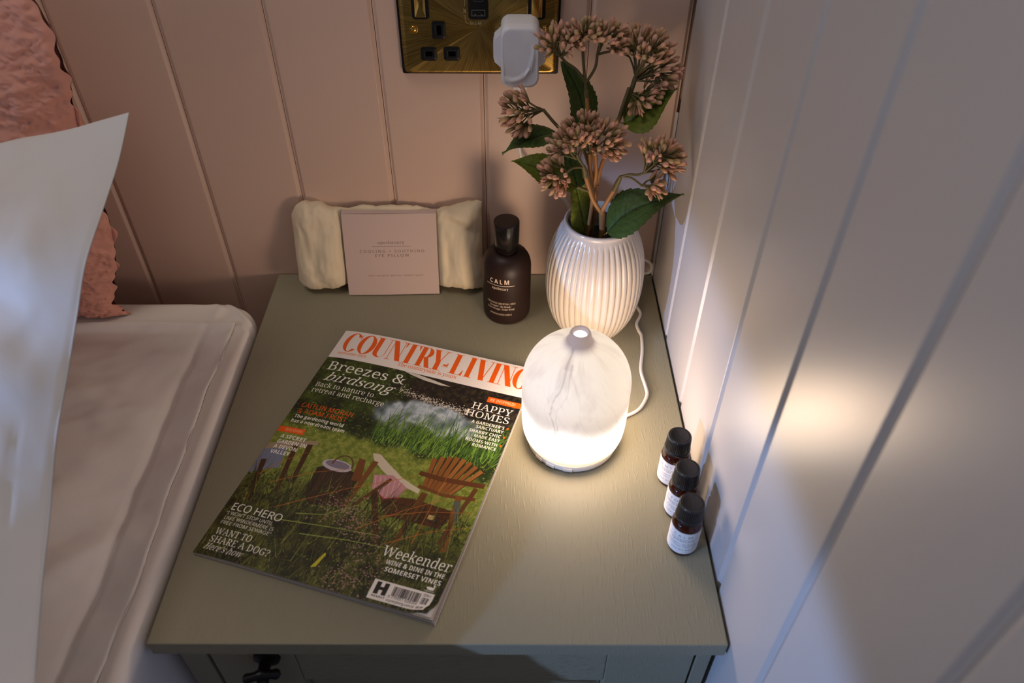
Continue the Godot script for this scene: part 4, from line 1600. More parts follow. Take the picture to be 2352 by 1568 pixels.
# ------------------------------------------------------------------ spray bottle
func spray_bottle() -> void:
	var t := thing("spray_bottle", "frosted dark amber spray bottle with a glossy black cap beside the eye pillow", "bottle", V(0.2702, 0, 0.067))
	var W := 1024
	var H := 512
	var glass_col := rgb(38, 24, 20)
	var cv := Canvas.new(W, H, glass_col)
	var ink := rgb(226, 206, 182)
	var total := 0.088
	var cx := W * 110.0 / 360.0
	# the lathe's u runs clockwise seen from above: angle a sits at 1 - a / 360
	cx = W * (1.0 - 107.0 / 360.0)
	var mmx := W / 163.4
	var mmy := H / 88.0
	var line := func(s: String, wmm: float, hmm: float, cap: float, shift: float, font: String, weight: int, track: float) -> void:
		cv.text(s, cx + (shift - wmm / 2) * mmx, cx + (shift + wmm / 2) * mmx, H - hmm * mmy, cap * mmy, ink, font, weight, 0.0, track)
	line.call("CALM", 22.0, 57.5, 5.6, 0.0, "Droid Sans", 700, 0.22)
	cv.rect(cx - 15.5 * mmx, H - 55.2 * mmy, cx + 16.5 * mmx, H - 54.6 * mmy, ink)
	line.call("apothecary", 18.0, 49.5, 3.4, 0.5, "Droid Serif", 700, 0.06)
	line.call("CONTAINS ESSENTIAL OILS", 33.0, 29.5, 2.4, 1.0, "Droid Serif", 700, 0.04)
	line.call("Lavender / Ho Wood /", 25.0, 25.6, 2.4, 0.5, "Droid Serif", 700, 0.04)
	line.call("Sweet Orange / Cedar Wood", 31.0, 21.8, 2.4, 0.8, "Droid Serif", 700, 0.04)
	line.call("ROOM & LINEN SPRAY", 25.0, 14.6, 2.2, 1.0, "Droid Serif", 700, 0.06)
	var glass := mat("frosted amber glass", Color.WHITE, 0.42, 0.0, 0.38)
	glass.albedo_texture = cv.texture()
	var prof := [Vector2(0, 0.0), Vector2(0.0225, 0.0), Vector2(0.0248, 0.0012), Vector2(0.0257, 0.004), Vector2(0.0260, 0.010), Vector2(0.0262, 0.064)]
	for k in range(1, 9):
		var a := PI / 2 * k / 8.0
		prof.append(Vector2(0.0112 + 0.0150 * cos(a), 0.064 + 0.0205 * sin(a)))
	prof.append(Vector2(0.0108, 0.0880))
	prof.append(Vector2(0.0, 0.0880))
	var vs := []
	for p in prof:
		vs.append(p.y / total)
	var m := MB.new()
	m.lathe(prof, 80, Vector3.ZERO, vs)
	obj("glass_body", m, glass, t)
	var capm := mat("gloss black cap", rgb(26, 23, 22), 0.16, 0.35)
	var c := MB.new()
	c.lathe([Vector2(0.0, 0.0862), Vector2(0.0127, 0.0862), Vector2(0.0130, 0.0866), Vector2(0.0134, 0.1188), Vector2(0.0130, 0.1196), Vector2(0.0, 0.1197)], 64)
	obj("cap", c, capm, t)


# ------------------------------------------------------------------ essential oils
func oil_bottle(name_on: String, second: String, third: String, label: String, x: float, z: float, turn: float) -> void:
	var t := thing("oil_bottle", label, "bottle", V(x, 0, z), 0.0, "essential oil bottles along the wall")
	var amber := mat("amber glass", Color(0.55, 0.22, 0.05, 0.08), 0.05)
	amber.refraction_enabled = true
	amber.refraction_scale = 0.05
	amber.transparency = BaseMaterial3D.TRANSPARENCY_ALPHA
	var g := MB.new()
	g.lathe([Vector2(0, 0.0), Vector2(0.0105, 0.0), Vector2(0.0119, 0.0008), Vector2(0.0123, 0.0024), Vector2(0.0123, 0.0335), Vector2(0.0117, 0.0362), Vector2(0.0098, 0.0384), Vector2(0.0080, 0.0396), Vector2(0.0080, 0.0425), Vector2(0.0, 0.0425)], 56)
	obj("glass_body", g, amber, t)
	var oil := mat("oil", rgb(92, 44, 16), 0.2)
	var ol := MB.new()
	ol.lathe([Vector2(0, 0.0014), Vector2(0.0104, 0.0014), Vector2(0.0110, 0.003), Vector2(0.0110, 0.0315), Vector2(0.0, 0.0315)], 40)
	obj("oil", ol, oil, t)
	var black := mat("black screw cap", rgb(30, 29, 29), 0.24)
	var c := MB.new()
	var capf := func(u: float, v: float) -> Vector3:
		var ps := [Vector2(0.0086, 0.0412), Vector2(0.0112, 0.0412), Vector2(0.0113, 0.0432), Vector2(0.0107, 0.0438), Vector2(0.0109, 0.0444), Vector2(0.0106, 0.0500), Vector2(0.0103, 0.0560), Vector2(0.0100, 0.0576), Vector2(0.0092, 0.0585), Vector2(0.0081, 0.0585), Vector2(0.0079, 0.0580), Vector2(0.0077, 0.0585), Vector2(0.0012, 0.0585), Vector2(0.0009, 0.0588), Vector2(0.0, 0.0589)]
		var p: Vector2 = ps[int(round(v * 14))]
		var r := p.x
		if p.y > 0.0442 and p.y < 0.0565:
			r -= 0.00055 * (0.5 + 0.5 * signf(sin(TAU * u * 44.0 + 0.3)))
		return Vector3(cos(-TAU * u) * r, p.y, sin(-TAU * u) * r)
	c.grid(352, 14, capf, true)
	obj("cap", c, black, t)
	var cv := Canvas.new(512, 256, rgb(222, 219, 216))
	var ink := rgb(92, 90, 92)
	cv.text(name_on, 256 - 17.0 * name_on.length(), 256 + 17.0 * name_on.length(), 58, 23, ink, "Droid Sans", 400, 0.0, 0.28)
	cv.rect(150, 76, 372, 79, ink)
	cv.text("apothecary", 176, 340, 106, 22, ink, "Droid Serif", 400, 0.0, 0.08)
	cv.text(second, 148, 366, 144, 14, ink, "Droid Serif", 400, 0.0, 0.05)
	cv.text(third, 146, 372, 168, 14, ink, "Droid Serif", 400, 0.0, 0.05)
	cv.text("AROMA OIL", 190, 330, 212, 15, ink, "Droid Sans", 400, 0.0, 0.14)
	var paper := mat("bottle label", Color.WHITE, 0.6)
	paper.albedo_texture = cv.texture()
	var l := MB.new()
	# two thirds of the way round, its middle turned to "turn"
	for s in [0.01252, 0.01236]:
		l.grid(48, 1, func(u, v):
			var a: float = deg_to_rad(turn) + (0.5 - u) * TAU * 0.80
			return Vector3(cos(a) * s, lerpf(0.0325, 0.0042, v), sin(a) * s), false, Vector3(cos(deg_to_rad(turn)), 0, sin(deg_to_rad(turn))))
	obj("label", l, paper, t)


func oil_bottles() -> void:
	oil_bottle("WARMTH", "Rosewood / Orange / Ginger", "Patchouli / Clove / Cedar", "small amber oil bottle with black cap and white label, farthest of three from the camera", 0.4195, 0.2978, 146.0)
	oil_bottle("RESTORE", "Vetiver / Rosemary / Lime", "Eucalyptus / Peppermint", "small amber oil bottle with black cap and white label, the middle of three", 0.4208, 0.3322, 143.0)
	oil_bottle("CALM", "Lavender / Ho Wood /", "Sweet Orange / Cedar Wood", "small amber oil bottle with black cap labelled CALM, nearest the cabinet's front edge", 0.4185, 0.3665, 112.0)


# ------------------------------------------------------------------ cable
func cable() -> void:
	var m := MB.new()
	m.tube(spline([V(0.2834, 0.2445, 0.024), V(0.2838, 0.235, 0.024), V(0.2842, 0.2027, 0.0205), V(0.2841, 0.1686, 0.019), V(0.2960, 0.1440, 0.0165), V(0.3200, 0.1280, 0.0165), V(0.3349, 0.1079, 0.0165), V(0.3480, 0.080, 0.0155), V(0.3720, 0.058, 0.0155), V(0.4020, 0.0455, 0.0165), V(0.4205, 0.0395, 0.0185), V(0.4259, 0.0358, 0.02), V(0.4323, 0.0315, 0.02), V(0.4352, 0.0247, 0.02), V(0.4335, 0.0178, 0.02), V(0.4287, 0.0159, 0.02), V(0.4210, 0.0110, 0.021), V(0.4150, 0.0050, 0.030), V(0.4130, 0.0022, 0.042), V(0.4150, 0.0022, 0.0590), V(0.4183, 0.0022, 0.0702), V(0.4179, 0.0022, 0.0776), V(0.4125, 0.0022, 0.0914), V(0.4135, 0.0022, 0.1028), V(0.4153, 0.0022, 0.1119), V(0.4133, 0.0022, 0.1356), V(0.4086, 0.0022, 0.1635), V(0.4106, 0.0022, 0.1870), V(0.4102, 0.0022, 0.1996), V(0.4010, 0.0022, 0.2165), V(0.3881, 0.0022, 0.2256), V(0.3742, 0.0034, 0.2318)], 7), 0.0017, 10)
	var o := obj("power_cable", m, mat("white cable", rgb(220, 214, 206), 0.5))
	tag(o, "thin white power cable running from the plug behind the vase to the diffuser", "cable")


# ------------------------------------------------------------------ magazine
func cover_print() -> ImageTexture:
	var W := 1060.0
	var H := 1420.0
	var rng := RandomNumberGenerator.new()
	rng.seed = 5
	var small := Image.create(212, 284, false, Image.FORMAT_RGB8)
	var n1 := FastNoiseLite.new()
	n1.seed = 77
	n1.frequency = 0.03
	n1.fractal_octaves = 4
	for y in 284:
		for x in 212:
			var u := x / 211.0
			var v := y / 283.0
			var q := n1.get_noise_2d(x, y)
			var q2 := n1.get_noise_2d(x * 4.0 + 500.0, y * 4.0)
			var hedge := Color(0.08, 0.11, 0.03).lerp(Color(0.26, 0.33, 0.09), clampf(0.45 + q * 1.3, 0, 1))
			var dark := Color(0.08, 0.07, 0.07).lerp(Color(0.20, 0.17, 0.13), clampf(0.4 + q2 * 1.2, 0, 1))
			var pond := Color(0.72, 0.76, 0.80).lerp(Color(0.30, 0.36, 0.40), clampf(absf(q) * 1.6, 0, 1))
			var lawn := Color(0.55, 0.58, 0.26).lerp(Color(0.40, 0.46, 0.14), clampf(0.5 + q2 * 1.4, 0, 1))
			var meadow := Color(0.09, 0.10, 0.03).lerp(Color(0.34, 0.34, 0.12), clampf(0.45 + q * 1.5, 0, 1))
			var c := hedge
			var left := smoothstep(0.52, 0.36, u + q * 0.2)
			c = dark.lerp(hedge, left)
			var pd := Vector2((u - 0.62) / 0.26, (v - 0.345 + 0.02 * q) / 0.085).length()
			c = c.lerp(pond, smoothstep(1.1, 0.8, pd))
			var rd := smoothstep(0.36, 0.44, v + q * 0.06) * smoothstep(0.36, 0.5, u)
			c = c.lerp(Color(0.14, 0.20, 0.07), rd)
			var lw := smoothstep(0.455, 0.50, v + q * 0.05 + 0.04 * smoothstep(0.4, 0.9, u) * -1.0)
			c = c.lerp(lawn, lw)
			c = c.lerp(meadow, smoothstep(0.66, 0.78, v + q * 0.12 - 0.06 * u))
			small.set_pixel(x, y, c)
	small.resize(int(W), int(H), Image.INTERPOLATE_CUBIC)
	var cv := Canvas.new(int(W), int(H), Color.BLACK)
	cv.px = small.get_data()
	var P := func(u: float, v: float) -> Vector2:
		return Vector2(u * W, v * H)
	# scattered foliage: small leaf shapes in the tones of each zone
	for k in 9000:
		var u := rng.randf()
		var v := 0.15 + rng.randf() * 0.85
		var tone := rng.randf()
		var c: Color
		var l := 5.0 + rng.randf() * 9.0
		var inpond := Vector2((u - 0.62) / 0.25, (v - 0.345) / 0.08).length() < 1.0
		if inpond:
			continue
		if v < 0.46:
			if u > 0.46 and v < 0.30:
				if rng.randf() < 0.75:
					continue
				c = Color(0.30, 0.24, 0.12).lerp(Color(0.16, 0.14, 0.10), tone)
			else:
				c = Color(0.10, 0.15, 0.04).lerp(Color(0.46, 0.56, 0.18), tone * tone)
		elif v < 0.68:
			c = Color(0.36, 0.40, 0.12).lerp(Color(0.74, 0.76, 0.42), tone)
			l *= 0.6
		else:
			c = Color(0.09, 0.11, 0.03).lerp(Color(0.52, 0.56, 0.22), tone * tone)
		var a := rng.randf() * TAU
		var p: Vector2 = P.call(u, v)
		var d := Vector2(cos(a), sin(a)) * l
		var w := Vector2(-d.y, d.x) * (0.22 + rng.randf() * 0.2)
		cv.fill([PackedVector2Array([p - d, p + w, p + d, p - w])], c, 0.75)
	# sparkling blossom over the dark bank, and the pale sliver on the water
	for k in 420:
		var s := rng.randf()
		var p: Vector2 = P.call(0.43 + 0.37 * s, 0.236 + 0.05 * s - 0.02 * s * s + rng.randfn() * 0.008)
		cv.disc(p.x, p.y, 1.6 + rng.randf() * 1.8, 1.6 + rng.randf() * 1.4, Color(0.9, 0.86, 0.8), 0.85)
	cv.fill([PackedVector2Array([P.call(0.40, 0.148), P.call(0.47, 0.150), P.call(0.56, 0.160), P.call(0.65, 0.172), P.call(0.60, 0.176), P.call(0.52, 0.171), P.call(0.45, 0.160)])], Color(0.82, 0.79, 0.74))
	# reeds
	for k in 340:
		var bx := 0.42 + rng.randf() * 0.56
		var by := 0.49 - rng.randf() * 0.06 - 0.05 * maxf(bx - 0.7, 0.0)
		var lean := (rng.randf() - 0.35) * 0.14
		var hh := 0.06 + rng.randf() * 0.11
		var a: Vector2 = P.call(bx, by)
		var e: Vector2 = P.call(bx + lean, by - hh)
		var mid := a.lerp(e, 0.55) + Vector2(-lean * 60.0, -8.0)
		var c := Color(0.10, 0.22, 0.08).lerp(Color(0.52, 0.66, 0.24), rng.randf())
		cv.stroke([a, a.lerp(mid, 0.5), mid, e], 4.5, 0.8, c)
	# dark wood: the side chair at the left, the stump with its basket, the post
	var wood := Color(0.34, 0.19, 0.08)
	cv.fill([PackedVector2Array([P.call(0.0, 0.575), P.call(0.10, 0.55), P.call(0.215, 0.53), P.call(0.222, 0.545), P.call(0.12, 0.575), P.call(0.0, 0.60)])], Color(0.62, 0.54, 0.44))
	cv.fill([PackedVector2Array([P.call(0.0, 0.60), P.call(0.10, 0.58), P.call(0.12, 0.66), P.call(0.0, 0.70)])], Color(0.46, 0.48, 0.56))
	for e in [[0.13, 0.565, 0.17, 0.75], [0.19, 0.55, 0.21, 0.70], [0.03, 0.64, 0.08, 0.80]]:
		cv.stroke([P.call(e[0], e[1]), P.call(e[2], e[3])], 26, 20, wood.lerp(Color(0.2, 0.12, 0.06), rng.randf()))
	cv.fill([PackedVector2Array([P.call(0.275, 0.625), P.call(0.33, 0.605), P.call(0.44, 0.61), P.call(0.47, 0.64), P.call(0.455, 0.74), P.call(0.33, 0.76), P.call(0.285, 0.73)])], Color(0.20, 0.13, 0.08))
	for k in 26:
		var s := rng.randf()
		cv.stroke([P.call(0.29 + 0.16 * s, 0.62), P.call(0.295 + 0.15 * s, 0.745)], 3, 2, Color(0.34, 0.23, 0.13), 0.5)
	cv.fill([PackedVector2Array([P.call(0.425, 0.553), P.call(0.455, 0.555), P.call(0.485, 0.64), P.call(0.44, 0.64)])], Color(0.44, 0.25, 0.11))
	cv.disc(0.352 * W, 0.602 * H, 0.068 * W, 0.022 * H, Color(0.74, 0.70, 0.74))
	cv.disc(0.352 * W, 0.598 * H, 0.055 * W, 0.014 * H, Color(0.50, 0.46, 0.52))
	var arch := []
	for k in 13:
		var a := PI * k / 12.0
		arch.append(P.call(0.372 - cos(a) * 0.045, 0.600 - sin(a) * 0.042))
	cv.stroke(arch, 7, 7, Color(0.36, 0.24, 0.14))
	# the garden chair: fan of slats, wide arms, legs, a cushion
	var slat := Color(0.50, 0.30, 0.13)
	for k in 8:
		var s := k / 7.0
		var a: Vector2 = P.call(0.745 + 0.115 * s, 0.600 + 0.004 * s)
		var e: Vector2 = P.call(0.735 + 0.215 * s, 0.505 - 0.045 * sin(PI * (0.15 + 0.75 * s)))
		cv.stroke([a, e], 17, 25, slat.lerp(Color(0.66, 0.44, 0.22), rng.randf() * 0.6))
		cv.stroke([a + Vector2(10, 0), e + Vector2(13, 0)], 3, 4, Color(0.16, 0.09, 0.04))
	cv.stroke([P.call(0.70, 0.552), P.call(0.80, 0.556), P.call(0.985, 0.545)], 24, 26, Color(0.36, 0.20, 0.09))
	cv.stroke([P.call(0.72, 0.60), P.call(0.84, 0.612), P.call(0.97, 0.60)], 18, 18, Color(0.42, 0.25, 0.11))
	cv.fill([PackedVector2Array([P.call(0.59, 0.67), P.call(0.72, 0.65), P.call(0.91, 0.66), P.call(0.88, 0.73), P.call(0.64, 0.73)])], Color(0.30, 0.16, 0.07))
	for k in 3:
		cv.stroke([P.call(0.62, 0.682 + 0.016 * k), P.call(0.89, 0.676 + 0.018 * k)], 3, 3, Color(0.14, 0.08, 0.04))
	cv.fill([PackedVector2Array([P.call(0.468, 0.522), P.call(0.505, 0.520), P.call(0.56, 0.548), P.call(0.64, 0.585), P.call(0.735, 0.612), P.call(0.735, 0.628), P.call(0.64, 0.612), P.call(0.55, 0.580), P.call(0.49, 0.548)])], Color(0.80, 0.74, 0.66))
	cv.fill([PackedVector2Array([P.call(0.52, 0.60), P.call(0.60, 0.585), P.call(0.68, 0.618), P.call(0.66, 0.66), P.call(0.61, 0.674), P.call(0.54, 0.648)])], Color(0.74, 0.52, 0.54))
	for k in 6:
		cv.stroke([P.call(0.53 + 0.022 * k, 0.60), P.call(0.56 + 0.018 * k, 0.665)], 4, 3, Color(0.84, 0.70, 0.70), 0.8)
	cv.stroke([P.call(0.55, 0.652), P.call(0.61, 0.676), P.call(0.67, 0.658)], 6, 5, Color(0.62, 0.16, 0.18))
	for e in [[0.50, 0.55, 0.47, 0.74, 26, 22], [0.555, 0.655, 0.67, 0.83, 30, 20], [0.76, 0.62, 0.735, 0.83, 32, 20], [0.90, 0.60, 0.93, 0.80, 30, 24], [0.50, 0.73, 0.60, 0.60, 18, 16], [0.955, 0.56, 0.90, 0.78, 22, 16]]:
		cv.stroke([P.call(e[0], e[1]), P.call(e[2], e[3])], e[4], e[5], slat.lerp(Color(0.30, 0.17, 0.07), rng.randf()))
	cv.rect(0.815 * W, 0.69 * H, 0.845 * W, 0.706 * H, Color(0.74, 0.64, 0.42))
	cv.stroke([P.call(0.90, 0.62), P.call(0.92, 0.66), P.call(0.93, 0.70)], 30, 14, Color(0.30, 0.36, 0.36), 0.85)
	# meadow in front: grasses, golden stems and pink flower heads
	for k in 1100:
		var bx := rng.randf()
		var by := 0.70 + rng.randf() * 0.34
		var hh := 0.03 + rng.randf() * 0.08
		var lean := (rng.randf() - 0.5) * 0.12
		var a: Vector2 = P.call(bx, by)
		var e: Vector2 = P.call(bx + lean, by - hh)
		var c := Color(0.07, 0.09, 0.03).lerp(Color(0.62, 0.62, 0.28), pow(rng.randf(), 2.4))
		cv.stroke([a, a.lerp(e, 0.5) + Vector2(lean * -40.0, 0), e], 3.4, 0.7, c, 0.9)
	for e in [[0.20, 0.80, 0.70, 0.565], [0.56, 0.80, 0.86, 0.62], [0.80, 0.80, 0.82, 0.52], [0.62, 0.74, 0.98, 0.65], [0.12, 0.72, 0.42, 0.60], [0.70, 0.82, 0.99, 0.70], [0.05, 0.70, 0.20, 0.58]]:
		cv.stroke([P.call(e[0], e[1]), P.call((e[0] + e[2]) / 2, (e[1] + e[3]) / 2 - 0.012), P.call(e[2], e[3])], 5, 2.5, Color(0.72, 0.42, 0.16), 0.75)
	for e in [[0.24, 0.835, 0.66, 0.80], [0.30, 0.80, 0.52, 0.72], [0.36, 0.86, 0.75, 0.83]]:
		cv.stroke([P.call(e[0], e[1]), P.call((e[0] + e[2]) / 2, e[1] - 0.02), P.call(e[2], e[3])], 5, 3, Color(0.60, 0.66, 0.30), 0.85)
	for k in 520:
		var cl: Array = [[0.44, 0.74, 0.05], [0.60, 0.82, 0.06], [0.68, 0.90, 0.06], [0.52, 0.76, 0.05], [0.62, 0.96, 0.05]][rng.randi() % 5]
		var p: Vector2 = P.call(cl[0] + rng.randfn() * cl[2], cl[1] + rng.randfn() * cl[2] * 0.6)
		cv.disc(p.x, p.y, 2.4 + rng.randf() * 2.6, 1.8 + rng.randf() * 1.6, Color(0.58, 0.40, 0.40).lerp(Color(0.76, 0.60, 0.58), rng.randf()), 0.85)
	cv.fill([PackedVector2Array([P.call(0.475, 0.95), P.call(0.50, 0.895), P.call(0.508, 0.90), P.call(0.495, 0.945)])], Color(0.76, 0.72, 0.16))

	# ---- print
	var band := Color(0.93, 0.89, 0.87)
	cv.rect(0, 0, W, 0.149 * H, band)
	var orange := Color(0.93, 0.36, 0.05)
	var white := Color(0.95, 0.93, 0.90)
	masthead(cv, W, H, orange)
	var T := func(s: String, u0: float, u1: float, v: float, cap: float, col: Color, font := "Droid Sans", weight := 400, slant := 0.0, track := 0.0) -> void:
		cv.text(s, u0 * W, u1 * W, v * H, cap * H, col, font, weight, slant, track)
	var SERIF := "Droid Serif"
	T.call("september 2026", 0.036, 0.188, 0.127, 0.0125, orange, SERIF, 400, 0.0, -0.02)
	T.call("The countryside is yours", 0.356, 0.655, 0.1305, 0.0165, orange, SERIF, 400, 0.0, -0.02)
	T.call("Breezes &", 0.030, 0.435, 0.213, 0.043, white, SERIF)
	T.call("birdsong", 0.050, 0.395, 0.266, 0.040, white, SERIF, 400, 0.42)
	T.call("Back to nature to", 0.031, 0.333, 0.300, 0.0215, white, SERIF)
	T.call("retreat and recharge", 0.031, 0.400, 0.328, 0.0215, white, SERIF)
	T.call("CAITLIN MORAN", 0.033, 0.296, 0.404, 0.0205, orange)
	T.call("& ADAM FROST", 0.033, 0.279, 0.431, 0.0205, orange)
	T.call("The gardening world", 0.035, 0.281, 0.453, 0.0145, white, "Droid Sans", 700)
	T.call("has a new dream team", 0.033, 0.299, 0.474, 0.0145, white, "Droid Sans", 700)
	cv.rect(0, 0.497 * H, 0.130 * W, 0.521 * H, orange)
	T.call("DISCOVER", 0.035, 0.120, 0.514, 0.0105, Color(0.98, 0.80, 0.66))
	T.call("A SECRET", 0.034, 0.160, 0.546, 0.0155, white, "Droid Sans", 700)
	T.call("GARDEN IN", 0.034, 0.178, 0.568, 0.0155, white, "Droid Sans", 700)
	T.call("A DEVON", 0.034, 0.149, 0.590, 0.0155, white, "Droid Sans", 700)
	T.call("VALLEY", 0.034, 0.128, 0.612, 0.0155, white, "Droid Sans", 700)
	cv.rect(0.840 * W, 0.176 * H, 1.0 * W, 0.201 * H, orange)
	T.call("BE INSPIRED!", 0.852, 0.974, 0.194, 0.0125, Color(0.98, 0.88, 0.80))
	T.call("HAPPY", 0.782, 0.976, 0.243, 0.029, white, SERIF)
	T.call("HOMES", 0.768, 0.978, 0.279, 0.029, white, SERIF)
	for e in [["A GARDENER'S", 0.814, 0.968, 0.305], ["SANCTUARY", 0.842, 0.970, 0.323], ["SHABBY CHIC", 0.819, 0.968, 0.344], ["MADE EASY", 0.850, 0.970, 0.362], ["ROOMS WITH", 0.820, 0.968, 0.382], ["ROMANCE", 0.858, 0.970, 0.400]]:
		T.call(e[0], e[1], e[2], e[3], 0.0130, white, "Droid Sans", 700)
	for v in [0.2985, 0.3375, 0.3755]:
		cv.disc(0.982 * W, v * H, 6.2, 6.2, orange)
	T.call("ECO HERO", 0.030, 0.264, 0.8415, 0.0255, white, "Droid Sans", 400, 0.0, -0.03)
	T.call("“I WON’T STOP UNTIL", 0.024, 0.240, 0.8595, 0.0120, white)
	T.call("LAKE WINDERMERE IS", 0.030, 0.256, 0.8765, 0.0120, white)
	T.call("FREE FROM SEWAGE”", 0.028, 0.258, 0.8935, 0.0120, white)
	T.call("WANT TO", 0.033, 0.198, 0.929, 0.0215, white, SERIF)
	T.call("SHARE A DOG?", 0.031, 0.298, 0.9565, 0.0215, white, SERIF)
	T.call("Here’s how", 0.026, 0.196, 0.9815, 0.0200, white, SERIF, 400, 0.34)
	T.call("Weekender", 0.708, 0.990, 0.8565, 0.0330, white, SERIF, 400, 0.05, -0.01)
	T.call("WINE & DINE IN THE", 0.742, 0.982, 0.8800, 0.0148, white, "Droid Sans", 700)
	T.call("SOMERSET VINES", 0.750, 0.981, 0.9025, 0.0148, white, "Droid Sans", 700)
	# price box
	cv.rect(0.737 * W, 0.9310 * H, 0.978 * W, 0.9910 * H, Color(0.92, 0.89, 0.87))
	var black := Color(0.10, 0.09, 0.09)
	cv.rect(0.752 * W, 0.936 * H, 0.770 * W, 0.9735 * H, black)
	cv.rect(0.784 * W, 0.936 * H, 0.802 * W, 0.9735 * H, black)
	cv.rect(0.760 * W, 0.950 * H, 0.794 * W, 0.9595 * H, black)
	T.call("HEARST", 0.750, 0.804, 0.983, 0.0062, black, "Droid Sans", 700, 0.0, 0.12)
	var bx := 0.822 * W
	while bx < 0.928 * W:
		var w := 1.2 + float(rng.randi() % 4) * 1.1
		cv.rect(bx, 0.9385 * H, bx + w, 0.9665 * H, black)
		bx += w + 1.2 + float(rng.randi() % 3) * 1.0
	T.call("9 770951 028354", 0.812, 0.930, 0.9745, 0.0072, black)
	T.call("09>", 0.938, 0.969, 0.9440, 0.0080, black)
	for k in 7:
		cv.rect((0.938 + 0.0042 * k) * W, 0.9475 * H, (0.938 + 0.0042 * k) * W + 1.4 + float(k % 3), 0.9690 * H, black)
	T.call("countryliving.com/uk", 0.812, 0.926, 0.9855, 0.0074, black)
	T.call("£6.99", 0.935, 0.968, 0.9865, 0.0078, black, "Droid Sans", 700)
	waterbird(cv, 0.952 * W, 0.918 * H, 20.0, white)
	return cv.texture()


func waterbird(cv: Canvas, x: float, y: float, s: float, col: Color) -> void:
	# a little swimming bird: body, neck and head, beak, water lines
	cv.fill([PackedVector2Array([Vector2(x - s, y - s * 0.18), Vector2(x - s * 0.5, y - s * 0.36), Vector2(x + s * 0.2, y - s * 0.42), Vector2(x + s * 0.75, y - s * 0.12), Vector2(x + s * 0.7, y + s * 0.2), Vector2(x + s * 0.2, y + s * 0.34), Vector2(x - s * 0.5, y + s * 0.26)])], col)
	cv.stroke([Vector2(x + s * 0.5, y), Vector2(x + s * 0.62, y - s * 0.4), Vector2(x + s * 0.5, y - s * 0.75)], s * 0.3, s * 0.22, col)
	cv.disc(x + s * 0.52, y - s * 0.8, s * 0.22, s * 0.18, col)
	cv.stroke([Vector2(x + s * 0.6, y - s * 0.82), Vector2(x + s, y - s * 0.74)], s * 0.14, s * 0.04, col)
	for k in 2:
		cv.stroke([Vector2(x - s * 1.1, y + s * (0.45 + 0.16 * k)), Vector2(x, y + s * (0.5 + 0.16 * k)), Vector2(x + s * 0.9, y + s * (0.45 + 0.16 * k))], s * 0.07, s * 0.07, col)


